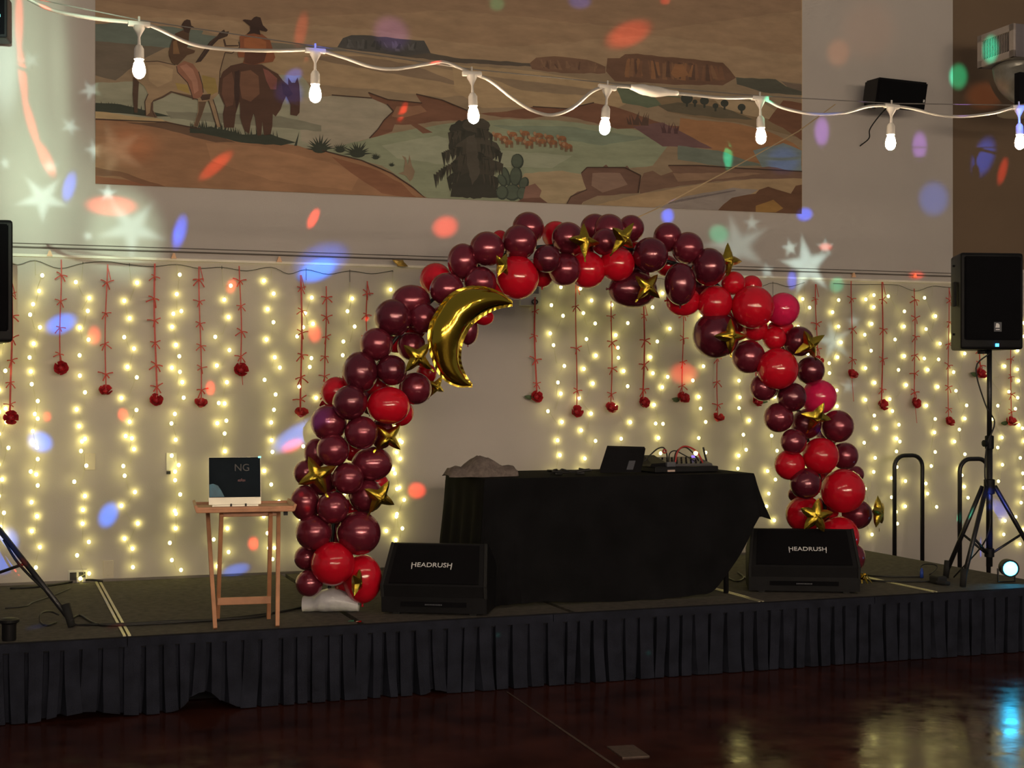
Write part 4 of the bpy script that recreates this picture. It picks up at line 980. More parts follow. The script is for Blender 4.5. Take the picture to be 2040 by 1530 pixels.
# cloth: rings from the table edge downwards
def cloth():
    per = []; W, Dp = XT1 - XT0, Y_TB - Y_TF; cx, cy = (XT0 + XT1) / 2, (Y_TF + Y_TB) / 2
    def seg(a, b, n, nr): 
        for k in range(n): t = k / n; per.append((Vector(a).lerp(Vector(b), t), Vector(nr), t))
    A, B, C, D = (XT0, Y_TF), (XT1, Y_TF), (XT1, Y_TB), (XT0, Y_TB)
    def s3(p): return (p[0], p[1], 0)
    cor = lambda p, a0: [per.append((Vector(s3(p)), Vector((math.cos(R(a)), math.sin(R(a)), 0)), 0)) for a in range(a0 + 15, a0 + 90, 15)]
    seg(s3(A), s3(B), 60, (0, -1, 0)); cor(B, -90); seg(s3(B), s3(C), 22, (1, 0, 0)); cor(C, 0); seg(s3(C), s3(D), 50, (0, 1, 0)); cor(D, 90); seg(s3(D), s3(A), 22, (-1, 0, 0)); cor(A, 180)
    rows = [[Vector((cx + (p.x - cx) * f, cy + (p.y - cy) * f, Z_T)) for p, nr, t in per] for f in (.02, .5, .93)]
    rows.append([Vector((p.x, p.y, Z_T - .001)) for p, nr, t in per])
    nrow = 14
    for i in range(1, nrow + 1):
        s = i / nrow; row = []
        for j, (p, nr, t) in enumerate(per):
            x = (p.x - XT0) / W; full = Z_T - Z_ST - .006; drop = full
            front = nr.y < -.5; right = nr.x > .5; left = nr.x < -.5
            flare = .035
            if front:
                drop = full - .012 * (1 + math.sin(x * 9)) - (.46 * ((x - .80) / .20) ** 1.6 if x > .80 else 0)
                fold = .010 * math.sin(x * 46 + 2 * math.sin(x * 9)) * s + .016 * noise.noise(Vector((x * 9, s * 2.2, 3))) * s
                if x < .10: fold += .02 * math.sin(x * 110) * s
                flare = .012 + .03 * s
            elif right:
                drop = full * (.38 - .06 * t); fold = .012 * math.sin(t * 17) * s; flare = .10
            elif left:
                drop = full; fold = .022 * math.sin(t * 24) * s; flare = .07
            else:
                drop = full * .55; fold = .01 * math.sin(x * 40) * s; flare = .05
                if abs(nr.x) > .1 and abs(nr.y) > .1:
                    if nr.x > 0 and nr.y < 0: drop = full * .38; flare = .12
                    elif nr.x < 0 and nr.y < 0: drop = full; flare = .06
            z = Z_T - .006 - drop * s
            o_ = .006 + flare * s ** 1.3 + fold
            row.append(Vector((p.x + nr.x * o_, p.y + nr.y * o_, max(z, Z_ST + .004))))
        rows.append(row)
    return MB().grid(rows, True)
solo('tablecloth', cloth(), M_CLOTH, 'black cloth draped over the long table to the stage deck', 'tablecloth', 'auto', base=((XT0 + XT1) / 2, (Y_TF + Y_TB) / 2, Z_ST))

def ont(u, v, y): return on_line(u, v, Vector((0, y, 0)), Vector((1, y, 0)))
ZC = Z_T + .002
# fleece heap
pA, pB = ont(890, 945, -1.72), ont(1027, 945, -1.72); rows = []
prf = [(0, .10), (.06, .45), (.14, .5), (.24, .46), (.30, .62), (.38, .9), (.46, 1.0), (.56, 1.0), (.64, .86), (.74, .62), (.80, .48), (.90, .50), (.97, .44), (1, .08)]
for s, h in prf:
    ring = []
    for j in range(18):
        a = math.pi * j / 17; nz_ = 1 + .22 * noise.noise(Vector((s * 9, a * 3.2, 1.7))); hh = .115 * h * nz_
        ring.append(Vector((pA.x + (pB.x - pA.x) * s, -1.70 - .14 * (.5 + .5 * h) * math.cos(a) * nz_, ZC + hh * math.sin(a) ** .8)))
    rows.append(ring)
solo('fleece_jacket', MB().grid(rows), M_TOWEL, 'crumpled grey-brown fleece lying on the end of the black table', 'clothing', True, base=(pA.x + .2, -1.7, ZC))
# tablet on a stand, seen from behind
a, b = ont(1196, 944, -1.72), ont(1277, 944, -1.72); c, d = ont(1286, 894, -1.60), ont(1212, 892, -1.60); a.z = b.z = ZC + .004
t = thing('tablet_stand', 'black tablet leaning back on the table next to the mixer', 'tablet', ((a.x + b.x) / 2, -1.7, ZC))
th = Vector((0, .018, .012))
part('body', MB().hexa([a, b, b + th, a + th, d, c, c + th, d + th]), M_BLACKPL, t)
q0 = a.lerp(d, .12).lerp(b.lerp(c, .12), .62); q1 = a.lerp(d, .12).lerp(b.lerp(c, .12), .78); up_ = (d - a) * .35
nf = Vector((0, -.003, -.001))
part('port_panel', MB().hexa([q0 + nf, q1 + nf, q1, q0, q0 + up_ + nf, q1 + up_ + nf, q1 + up_, q0 + up_]), M_LOGOG, t)
part('kick_stand', MB().hexa([a.lerp(b, .3) + Vector((0, .2, -.002)), a.lerp(b, .7) + Vector((0, .2, -.002)), a.lerp(b, .7) + Vector((0, .21, -.002)), a.lerp(b, .3) + Vector((0, .21, -.002)),
                              d.lerp(c, .3) + th * .6, d.lerp(c, .7) + th * .6, d.lerp(c, .7) + th, d.lerp(c, .3) + th]), M_BLACKPL, t)
# mixer
xa, xb = ont(1298, 940, -1.72).x, ont(1424, 940, -1.72).x; y0 = -1.78
mx = thing('audio_mixer', 'grey audio mixer with knobs and patch leads on the black table', 'mixer', ((xa + xb) / 2, -1.62, ZC))
part('base', MB().box(((xa + xb) / 2, -1.62, ZC + .018), (xb - xa, .30, .036), bev=.006), M_BLACKPL, mx)
part('control_panel', MB().hexa([(xa + .10, y0 + .05, ZC + .037), (xb - .02, y0 + .05, ZC + .037), (xb - .02, -1.50, ZC + .037), (xa + .10, -1.50, ZC + .037),
                                 (xa + .10, y0 + .06, ZC + .050), (xb - .02, y0 + .06, ZC + .050), (xb - .02, -1.50, ZC + .085), (xa + .10, -1.50, ZC + .085)]), M_MIXER, mx)
part('side_housing', MB().hexa([(xa - .02, -1.74, ZC + .037), (xa + .10, -1.74, ZC + .037), (xa + .10, -1.52, ZC + .037), (xa - .02, -1.52, ZC + .037),
                                (xa + .0, -1.72, ZC + .055), (xa + .10, -1.72, ZC + .06), (xa + .10, -1.54, ZC + .10), (xa + .03, -1.54, ZC + .10)]), M_BLACKPL, mx)
kn = MB().lathe([(.006, 0), (.006, .012), (.004, .014)], 8).mesh('knob', M_BLACKPL, True)
for r_ in range(3):
    for k_ in range(7): put('knob', kn, (xa + .14 + k_ * .033, -1.72 + r_ * .07, ZC + .052 + r_ * .010), mx)
part('violet_lamp', MB().box((ont(1384, 918, -1.6).x, -1.58, ZC + .088), (.022, .01, .014)), M_LEDVIO, mx)
part('white_label', MB().box((ont(1338, 940, -1.78).x, -1.775, ZC + .012), (.05, .004, .012)), M_WHITETAG, mx)
part('jack_block', MB().box((ont(1338, 930, -1.76).x, -1.745, ZC + .05), (.06, .03, .03), bev=.004), M_LOGOG, mx)
def lead(pts, r, m, nm, lab, y=-1.68, cat='cable'):
    return solo(nm, MB().tube(catmull([ont(u, v, y) for u, v in pts], 5), r, 6), m, lab, cat, True)
lead([(1283, 920), (1296, 906), (1310, 894), (1322, 892), (1328, 904), (1330, 920)], .0045, M_CABLE, 'patch_cable', 'black patch cable arching from the tablet to the mixer', -1.70)
lead([(1332, 925), (1334, 904), (1345, 898), (1360, 905), (1380, 916), (1386, 921)], .0040, M_CABLE, 'patch_cable', 'thin black patch cable crossing the mixer', -1.66)
lead([(1342, 925), (1346, 903), (1356, 893), (1368, 892), (1382, 904), (1392, 918)], .0048, M_CABLE, 'patch_cable', 'tallest black patch cable looped over the mixer', -1.64)
lead([(1345, 925), (1349, 902), (1360, 890), (1374, 891), (1388, 900), (1397, 915), (1403, 932), (1404, 940)], .0055, M_REDCAB, 'patch_cable', 'red patch cable looped over the mixer', -1.69)
lead([(1400, 938), (1408, 925), (1404, 905), (1401, 891)], .0065, M_CABLE, 'antenna', 'short black antenna standing behind the mixer', -1.55, 'antenna')
lead([(1412, 927), (1425, 933), (1440, 941), (1446, 946)], .0045, M_CABLE, 'patch_cable', 'black cable trailing off the mixer to the table corner', -1.70)
p = ont(1386, 903, -1.69); solo('patch_light', MB().lathe([(.004, -.014), (.013, -.006), (.014, .006), (.004, .014)], 10, p), M_LEDYEL, 'small glowing yellow lamp clipped to the red patch cable', 'lamp', True)
p = ont(1324, 899, -1.70); solo('cable_tie', MB().tube([p + Vector((.011 * math.cos(R(a)), 0, .011 * math.sin(R(a)))) for a in range(0, 361, 30)], .005, 6), M_REDCAB, 'red cable tie ring on the black patch cable', 'cable tie', True)
for u, w, lab in ((1112, 40, 'small black cable clump on the table beside the fleece'), (1155, 44, 'flat black adapter with cord on the table beside the tablet')):
    c0 = ont(u, 944, -1.74); mbk = MB(); rnd = random.Random(u); pts = []
    for k_ in range(9): pts.append((c0.x + rnd.uniform(-.06, .06), -1.74 + rnd.uniform(-.05, .05), ZC + .006 + rnd.uniform(0, .026)))
    mbk.tube(catmull(pts, 5), .0055, 6); mbk.box((c0.x, -1.74, ZC + .010), (.05, .04, .018), bev=.004)
    solo('coiled_lead', mbk, M_CABLE, lab, 'cable', base=(c0.x, -1.74, ZC))
# ------------------------------------------------------------------ floor monitors
def monitor(u, v, wpx, yaw, lab, tu, tv):
    pc = onZ(u, v, Z_ST); k = 1 / ppm(pc); W = wpx * k; Dp, Hh = .36, .385
    rot = yawm(yaw); t = thing('floor_monitor', lab, 'speaker', pc)
    def L(x, y, z): return pc + rot @ Vector((x, y, z))
    a = W / 2
    prof_ = [(.004, .012), (-.004, .10), (-.018, .165), (.145, Hh), (.215, Hh - .004), (Dp, .24), (Dp - .03, 0.012)]
    n_ = len(prof_); vs = []
    for s, ins in ((-1, 0), (1, 0)):
        for (y, z) in prof_:
            xx = s * (a - (.028 if z > .3 else .0)); vs.append(L(xx, y, z))
    mb = MB().add(vs, [tuple(range(n_)), tuple(reversed(range(n_, 2 * n_)))] + [(i, i + n_, (i + 1) % n_ + n_, (i + 1) % n_) for i in range(n_)])
    part('cabinet', mb, M_BLACKPL, t)
    # grille on the sloping face
    b0, b1 = Vector((0, -.018, .165)), Vector((0, .145, Hh)); nrm = Vector((0, -(b1 - b0).z, (b1 - b0).y)).normalized()
    def G(x, s, o_): q = b0.lerp(b1, s) + nrm * o_; return L(x, q.y, q.z)
    g = a - .045
    part('grille', MB().hexa([G(-g, .05, 0), G(g, .05, 0), G(g - .02, .95, 0), G(-g + .02, .95, 0), G(-g, .05, .007), G(g, .05, .007), G(g - .02, .95, .007), G(-g + .02, .95, .007)]), M_GRILLE, t)
    part('port_slot', MB().hexa([L(-a * .62, -.006, .048), L(a * .62, -.006, .048), L(a * .62, .01, .048), L(-a * .62, .01, .048), L(-a * .62, -.008, .075), L(a * .62, -.008, .075), L(a * .62, .01, .075), L(-a * .62, .01, .075)]), M_GRILLE, t)
    for s in (-1, 1): part('corner_guard', MB().tube([L(s * (a - .006), -.004, .10), L(s * (a - .006), -.018, .165), L(s * (a - .03), .145, Hh)], .010, 6), M_RUBBER, t)
    me_ = text_mesh('brand_lettering', 'HEADRUSH', .040, M_LOGO)
    me_.transform(Matrix.Diagonal((1.16, 1.0, 1, 1)))
    d_ = ray(tu, tv); gp = L(0, b0.y, b0.z); nw = rot @ nrm; q = CAM + d_ * ((gp + nw * .008 - CAM).dot(nw) / d_.dot(nw))
    xax = rot @ Vector((1, 0, 0)); yax = (rot @ (b1 - b0)).normalized()
    mtx = Matrix((xax, yax, xax.cross(yax))).transposed()
    put('brand_lettering', me_, q, t, mtx.to_quaternion(), label='white HEADRUSH lettering')
    for s in (-1, 1):
        e = q + xax * s * .112 - yax * .008
        part('letter_tail', MB().box(e, (.004, .003, .036), mtx @ Matrix.Rotation(R(90), 3, 'X')), M_LOGO, t)
    mbs = MB(); 
    for k_ in range(11): mbs.box(L(-.045 + k_ * .009, -.009, .060), (.006, .002, .007), rot)
    part('small_lettering', mbs, M_LOGOG, t)
    for s in (-1, 1): part('foot', MB().box(L(s * (a - .08), .16, .006), (.04, .28, .012), rot), M_RUBBER, t)
    return t
monitor(864, 1226, 214, -TH + R(-9), 'black wedge floor monitor beside the foot of the arch with the white bag', 860, 1126)
monitor(1602, 1182, 218, -TH + R(-6), 'black wedge floor monitor beside the gold fringe and loose cables', 1609, 1094)

# ------------------------------------------------------------------ loudspeakers on tripods
def tripod(name, lab, centre, feet, hub_z, top_z, knob_z=None):
    c = Vector(centre); t = thing(name, lab, 'speaker stand', (c.x, c.y, Z_ST))
    part('pole', MB().tube([(c.x, c.y, Z_ST + .10), (c.x, c.y, hub_z + .30)], .021, 12), M_BLACKMT, t, True)
    part('upper_pole', MB().tube([(c.x, c.y, hub_z + .28), (c.x, c.y, top_z + .02)], .0165, 12), M_BLACKMT, t, True)
    part('collar', MB().lathe([(.024, -.05), (.036, -.045), (.036, .045), (.024, .05)], 14, (c.x, c.y, hub_z)), M_BLACKPL, t, 'auto')
    part('lower_collar', MB().lathe([(.022, -.03), (.032, -.026), (.032, .026), (.022, .03)], 14, (c.x, c.y, Z_ST + .19)), M_BLACKPL, t, 'auto')
    part('clamp', MB().lathe([(.022, -.045), (.029, -.04), (.029, .04), (.022, .045)], 14, (c.x, c.y, hub_z + .29)), M_BLACKPL, t, 'auto')
    kb = part('clamp_knob', MB().tube([(c.x, c.y, hub_z + .29), (c.x - .055, c.y - .03, hub_z + .285)], .008, 8).lathe([(.006, -.012), (.022, -.010), (.022, .010), (.006, .012)], 10, (c.x - .062, c.y - .034, hub_z + .285), Matrix.Rotation(R(90), 3, 'Y')), M_BLACKPL, t)
    for f in feet:
        f = Vector(f); d = (f - c); d.z = 0; d.normalize(); h = Vector((c.x, c.y, hub_z)) + d * .045
        lg = part('leg', MB().tube([h, Vector((f.x, f.y, Z_ST + .03))], .0155, 10), M_BLACKMT, t, True)
        part('foot', MB().tube([Vector((f.x, f.y, Z_ST + .085)).lerp(h, .06), Vector((f.x, f.y, Z_ST + .004))], [.024, .020], 10), M_RUBBER, lg, True)
        m_ = h.lerp(f, .52); part('brace', MB().tube([m_, Vector((c.x, c.y, Z_ST + .19)) + d * .03], .0085, 8), M_BLACKMT, t, True)
    return t
def loudspeaker(lab, c, yaw, W=.40, Hh=.625, Dp=.34, badge=True):
    """c = centre of the front baffle bottom edge"""
    c = Vector(c); rot = yawm(yaw); t = thing('loudspeaker', lab, 'speaker', c)
    def L(x, y, z): return c + rot @ Vector((x, y, z))
    prof_ = []
    bmq = bmesh.new(); bmesh.ops.create_cube(bmq, size=1)
    for q in bmq.verts:
        tp = .62 if q.co.y > 0 else 1.0; q.co = Vector((q.co.x * W * tp, (q.co.y + .5) * Dp, (q.co.z + .5) * Hh))
    bmesh.ops.bevel(bmq, geom=bmq.edges[:], offset=.022, segments=3, affect='EDGES', profile=.6)
    part('cabinet', MB().bm(bmq, c, rot), M_BLACKPL, t, 'auto')
    g = MB(); bmq = bmesh.new(); bmesh.ops.create_cube(bmq, size=1); bmesh.ops.scale(bmq, vec=(W - .05, .016, Hh - .085), verts=bmq.verts)
    bmesh.ops.bevel(bmq, geom=bmq.edges[:], offset=.007, segments=2, affect='EDGES')
    part('grille', g.bm(bmq, L(0, -.004, Hh / 2 + .018), rot), M_GRILLE, t, 'auto')
    part('power_led', MB().box(L(.03, -.004, .028), (.020, .012, .020), rot), M_LEDBLUE, t)
    if badge:
        bd = part('badge', MB().box(L(.03, -.014, .145), (.052, .006, .062), rot, bev=.002), M_LOGOG, t)
        part('badge_mark', MB().prism([L(.012, -.018, .140), L(.040, -.018, .140), L(.040, -.018, .158), L(.030, -.018, .168), L(.018, -.018, .168)], rot @ Vector((0, -.001, 0))).box(L(.028, -.018, .128), (.026, .002, .005), rot), M_LOGO, bd)
    hd = part('side_handle', MB().box(L(-W / 2 + .012, .12, Hh * .58), (.02, .05, .16), rot @ yawm(-.2), bev=.006), M_RUBBER, t)
    for z in (.10, Hh - .08): part('mount_point', MB().tube([L(-W / 2 + .004, .10, z), L(-W / 2 - .012, .10, z)], .008, 8), M_BLACKMT, t)
    part('pole_cup', MB().lathe([(.030, 0), (.030, .03)], 12, L(0, .15, -.025)), M_BLACKPL, t)
    return t
def lat(l, d): return CAM + Vector((SN, CS, 0)) * d + Vector((CS, -SN, 0)) * l
pr = lat((1971 - 1020) / F_PX * 9.55, 9.55)
fa, fb = onZ(1884, 1152, Z_ST), onZ(1918, 1170, Z_ST); fc = pr + Vector((.46, .02, 0)); fc.z = Z_ST
zsp = CAM_H + (V0 - 697) / F_PX * 9.5
tripod('speaker_stand', 'black tripod speaker stand in front of the stair handrails', pr, [fa, fb, fc], 1.03, zsp)
fr = lat((1977 - 1020) / F_PX * 9.40, 9.40); fr.z = zsp
yawR = -TH + R(7)
loudspeaker('black loudspeaker on the stand in front of the handrails, blue light below the badge', fr, yawR, W=.43)
plp = lat(-3.02, 8.1); fl0 = onZ(143, 1250, Z_ST)
fl1 = plp + Vector((-.70, -.30, 0)); fl1.z = Z_ST; fl2 = plp + Vector((.05, .75, 0)); fl2.z = Z_ST
tripod('speaker_stand', 'black tripod speaker stand with one leg reaching towards the tray table', plp, [fl0, fl1, fl2], 1.06, 1.925)
q = lat(-2.945, 7.98); q.z = 1.925
loudspeaker('black loudspeaker on the stand whose leg points to the tray table', q, -TH + R(14), W=.40, Hh=.675)
# wrapped cable on the stand legs
def cable(nm, pts, r, m, lab, sm=5): return solo(nm, MB().tube(catmull(pts, sm), r, 6), m, lab, 'cable', True)
def dk(u, v, h=.008): return onZ(u, v, Z_ST + h)
hubL = Vector((plp.x, plp.y, 1.06))
cable('power_cable', [hubL.lerp(fl0, s) + Vector((.02 * math.sin(s * 9), -.022, .012)) for s in (.35, .5, .62, .75, .88)] + [dk(146, 1243), dk(180, 1244), dk(250, 1243), dk(330, 1238), dk(420, 1235), dk(505, 1226), dk(560, 1218), dk(620, 1206), dk(700, 1196)], .0075, M_CABLE,
      'black cable running from the tripod leg along the deck under the tray table')
cable('power_cable', [dk(142, 1232), dk(160, 1226), dk(185, 1240), dk(215, 1246), dk(300, 1243), dk(400, 1237), dk(520, 1228), dk(545, 1219)], .006, M_CABLE, 'second black cable lying beside the first under the tray table')
cable('power_cable', [dk(118, 1225), dk(100, 1218, .03), dk(82, 1222, .05), dk(80, 1238, .02), dk(92, 1246), dk(112, 1240)], .0055, M_CABLE, 'black cable loop beside the tripod foot')
cable('power_cable', [dk(20, 1172), dk(60, 1170), dk(100, 1166), dk(150, 1158), dk(180, 1155, .02), dk(205, 1158)], .007, M_CABLE, 'black cord lying along the wall below the outlet')
cable('power_cable', [dk(10, 1212), dk(50, 1208), dk(66, 1200), dk(110, 1185), dk(140, 1172)], .004, M_CABLE, 'thin tangled wire on the deck behind the tripod leg')
cable('power_cable', [dk(1700, 1148), dk(1735, 1156), dk(1770, 1158), dk(1810, 1158), dk(1850, 1158), dk(1880, 1156)], .007, M_CABLE, 'black cable on the deck between floor monitor and tripod stand')
cable('power_cable', [dk(1706, 1140), dk(1740, 1147), dk(1790, 1149), dk(1840, 1149)], .006, M_CABLE, 'second black cable behind the first by the floor monitor')
cable('power_cable', [dk(1834, 1145), dk(1832, 1132, .03), dk(1842, 1124, .05), dk(1862, 1125, .05), dk(1866, 1132, .03), dk(1852, 1145)], .0045, M_CABLE, 'standing loop of thin black cable by the blue plug')
p = dk(1836, 1148, .012); solo('cable_plug', MB().tube([p + Vector((0, 0, -.01)), p + Vector((0, 0, .03)), p + Vector((.002, 0, .055))], [.013, .012, .005], 8), M_BLUECLIP, 'small blue plug standing on the deck at the cable loop', 'plug', True)
cable('power_cable', [dk(1448, 1150), dk(1468, 1158), dk(1482, 1150), dk(1470, 1140), dk(1500, 1160), dk(1520, 1152), dk(1505, 1140)], .006, M_CABLE, 'tangled black cables behind the table leg')
cable('power_cable', [Vector((pr.x - .02, pr.y - .03, zsp - .02)), Vector((pr.x - .09, pr.y + .02, zsp - .12)), Vector((pr.x - .03, pr.y, zsp - .36)), Vector((pr.x + .026, pr.y - .02, 1.45)), Vector((pr.x - .035, pr.y - .02, 1.30)), Vector((pr.x - .05, pr.y - .02, 1.10)), Vector((pr.x - .02, pr.y - .02, .95)), Vector((pr.x - .05, pr.y - .04, .7)), dk(1900, 1150)], .0055, M_CABLE,
      'black cable dropping from the loudspeaker down its tripod stand')
pblk = onZ(1880, 1166, Z_ST); mbk = MB(); mbk.box(pblk + Vector((0, .06, .030)), (.075, .10, .05), bev=.012); mbk.tube([pblk + Vector((-.03, .03, .02)), pblk + Vector((0, -.02, .016)), pblk + Vector((.03, -.01, .012))], .014, 8)
solo('power_block', mbk, M_RUBBER, 'black power block on the deck at the tripod foot', 'adapter', base=pblk)

# cyan stage light by the right stand
pl_ = onZ(2013, 1163, Z_ST); pl_.z = Z_ST; zl = CAM_H + (V0 - 1133) / ppm(pl_)
t = thing('stage_uplight', 'glowing cyan stage light on the deck beside the tripod stand', 'stage light', pl_)
fa_ = -TH - R(4); rt = yawm(fa_)
dirn = rt @ Vector((0, -1, 0)); cc = Vector((pl_.x, pl_.y, zl))
mr_ = Matrix.Rotation(R(90), 3, 'X'); 
part('housing', MB().lathe([(.030, -.10), (.055, -.09), (.058, .0), (.052, .0)], 20, cc, rt @ mr_), M_BLACKPL, t, 'auto')
part('lens', MB().lathe([(.001, .010), (.030, .008), (.046, .0), (.046, -.006), (.001, -.006)][::-1], 20, cc, rt @ mr_), M_LEDCYAN, t, True)
part('yoke', MB().tube([cc + Vector((-.066, .04, 0)), Vector((cc.x - .066, cc.y + .04, Z_ST + .01)), Vector((cc.x + .066, cc.y + .04, Z_ST + .01)), cc + Vector((.066, .04, 0))], .007, 6), M_BLACKMT, t)

# small black can at the near corner of the deck
pc = onZ(18, 1276, Z_ST); k = 1 / ppm(pc)
t = thing('black_light_can', 'small black flanged can standing at the stage edge near the tripod leg', 'can', pc)
part('body', MB().lathe([(13 * k, 0), (14 * k, 4 * k), (14 * k, 30 * k), (15 * k, 36 * k)], 20, pc), M_BLACKPL, t, 'auto')
part('flange', MB().lathe([(15 * k, 34 * k), (20 * k, 37 * k), (20 * k, 42 * k), (12 * k, 45 * k)], 20, pc), M_BLACKPL, t, 'auto')

# ------------------------------------------------------------------ tray table and screen
fA, fB, fC, fD = onZ(424, 1254, Z_ST), onZ(557, 1249, Z_ST), onZ(430, 1208, Z_ST), onZ(540, 1234, Z_ST)
# plan frame of the tray: parallel to the picture's left-right
tl = onZ(424, 1254, Z_ST); tr_ = onZ(557, 1249, Z_ST)
ex = (tr_ - tl).normalized(); ey = Vector((-ex.y, ex.x, 0)); wid = (tr_ - tl).length
dpt = .30
z_top = CAM_H - (1012 - V0) / ppm(tl + ey * .05)
tt = thing('tray_table', 'folding wooden tray table with crossed legs holding a dark screen', 'table', tl.lerp(tr_, .5) + ey * dpt * .5)
def T(x, y, z): return tl + ex * x + ey * y + Vector((0, 0, z - tl.z))
x0, x1 = -.085, wid + .075
mid = (x0 + x1) / 2
tm = MB().box(T(mid, dpt * .52, z_top - .010), (x1 - x0, dpt + .10, .018), Matrix((ex, ey, Vector((0, 0, 1)))).transposed(), bev=.004)
part('tray_top', tm, M_WOOD, tt)
FR = Matrix((ex, ey, Vector((0, 0, 1)))).transposed()
for y in (-.03, dpt * 1.04 + .03): part('rim', MB().box(T(mid, y, z_top - .004), (x1 - x0, .016, .030), FR, bev=.003), M_WOOD, tt)
for x in (x0, x1): part('rim', MB().box(T(x, dpt * .52, z_top + .004), (.016, dpt + .10, .036), FR @ Matrix.Rotation(R(-18 if x == x0 else 18), 3, 'Y'), bev=.003), M_WOOD, tt)
def leg(a, b): 
    d = (b - a); ln = d.length; z = d.normalized(); x = ex; y = z.cross(x).normalized(); x = y.cross(z)
    return MB().box(a.lerp(b, .5), (.022, .034, ln), Matrix((x, y, z)).transposed(), bev=.003)
for x in (0.0, wid):
    part('leg', leg(T(x + (.012 if x == 0 else -.012), 0, Z_ST + .002), T(x - (.012 if x == 0 else -.012) * 1.5, dpt, z_top - .03)), M_WOOD, tt)
    part('leg', leg(T(x + (.036 if x == 0 else -.036), dpt, Z_ST + .002), T(x + (.045 if x == 0 else -.045), .03, z_top - .03)), M_WOOD, tt)
part('cross_rail', MB().box(T(wid / 2, dpt * .72, Z_ST + .115), (wid - .06, .02, .04), FR, bev=.003), M_WOOD, tt)
part('upper_rail', MB().box(T(wid / 2 + .02, .06, z_top - .035), (wid - .06, .02, .028), FR, bev=.003), M_WOOD, tt)
part('under_clip', MB().box(T(wid + .04, .10, z_top - .035), (.022, .02, .03), FR), M_DARKGAP, tt)
# all-in-one screen on the tray
yc = dpt * .45
def px2tray(u, v, y):
    p = T(0, y, 0); return on_line(u, v, p, p + ex)
A_, B_ = px2tray(416, 1003, yc), px2tray(520, 1003, yc); ztop = px2tray(416, 912, yc + .02).z
A_.z = B_.z = z_top + .002; hS = ztop - A_.z; wS = (B_ - A_).length
sc_ = thing('desktop_screen', 'dark glossy screen with a silver lower bezel standing on the tray table', 'screen', A_.lerp(B_, .5))
tilt = R(11)
def Q(x, y, z): return A_ + ex * x + ey * (y + z * math.tan(tilt)) + Vector((0, 0, z))
def slab(xa, xb, za, zb, ya, yb): return MB().hexa([Q(xa, ya, za), Q(xb, ya, za), Q(xb, yb, za), Q(xa, yb, za), Q(xa, ya, zb), Q(xb, ya, zb), Q(xb, yb, zb), Q(xa, yb, zb)])
hc = hS * .145
part('back_shell', slab(0, wS, .008, hS, .002, .014), M_SILVER, sc_)
part('chin', slab(0, wS, .008, .008 + hc, -.002, .0025), M_SILVER, sc_)
scr = part('screen_panel', slab(.002, wS - .002, .009 + hc, hS - .001, -.0025, .0025), M_SCREEN, sc_)
pts2 = [(.004, .012 + hc), (.082, .012 + hc), (.066, hc + .045), (.048, hc + .072), (.022, hc + .082), (.004, hc + .078)]
part('teal_picture', MB().prism([Q(x, -.0030, z) for x, z in pts2], (0, -.0006, 0)), M_SCRTEAL, scr)
mt = Matrix((ex, (ey * math.tan(tilt) + Vector((0, 0, 1))).normalized(), ex.cross((ey * math.tan(tilt) + Vector((0, 0, 1))).normalized()))).transposed()
put('reflected_lettering', text_mesh('reflected_lettering', 'NG', .055, M_SCRGREY, .0003), Q(wS * .64, -.0045, hS * .78), scr, mt.to_quaternion(), label='faint grey painted reflection of the letters NG')  # letters reflected in the glass, put in as grey text
mbs = MB()
for k_ in range(5): mbs.box(Q(wS * (.57 + .03 * k_), -.0042, hS * (.52 + (.012 if k_ == 2 else 0))), (.006, .001, .014 - abs(k_ - 2) * .002))
part('screen_mark', mbs, M_SCRRED, scr)
part('base_foot', MB().hexa([Q(wS * .06, -.03, 0), Q(wS * .94, -.03, 0), Q(wS * .94, .08, 0), Q(wS * .06, .08, 0), Q(wS * .06, -.03, .008), Q(wS * .94, -.03, .008), Q(wS * .94, .08, .008), Q(wS * .06, .08, .008)]), M_SILVER, sc_)
for x in (.42, .70): part('cable_clip', MB().box(Q(wS * x, -.034, .008), (.010, .006, .014), FR), M_DARKGAP, sc_)
part('corner_tag', slab(wS - .012, wS + .003, hS - .004, hS + .004, -.004, .002), M_LEDTEAL, sc_)

# ------------------------------------------------------------------ festoon string lights
Z_SL = 2.88
drop_px = [(277, 47), (628, 100), (940, 146), (1210, 173), (1514, 195), (1776, 211), (2030, 213)]
LA, LB = Vector((.25, -4.82, 0)), Vector((4.3, -4.60, 0))
def onS(u, v): return on_line(u, v, LA, LB)
BULB = MB().lathe([(.011, 0), (.013, -.004), (.018, -.016), (.0215, -.032), (.0205, -.046), (.016, -.056), (.008, -.062), (.001, -.064)][::-1], 18).mesh('bulb', M_BULB, True)
HBULB = BULB.copy(); HBULB.materials.clear(); HBULB.materials.append(M_HALLB)
SOCK = MB().lathe([(.006, .050), (.011, .046), (.0165, .036), (.0175, .0), (.014, -.004)][::-1], 14).mesh('socket', M_WHITEPL, 'auto')
def drop_mesh(l):
    mb = MB(); mb.box((0, 0, -.002), (.075, .020, .018), bev=.004)
    mb.lathe([(.006, -l), (.0045, -l * .6), (.007, -.04), (.020, -.016), (.020, -.008)], 10)
    mb.tube([(0, 0, .004), (0, 0, .024)], .004, 6)
    return mb.mesh('drop', M_WHITEPL, 'auto')
DROP = drop_mesh(.078)
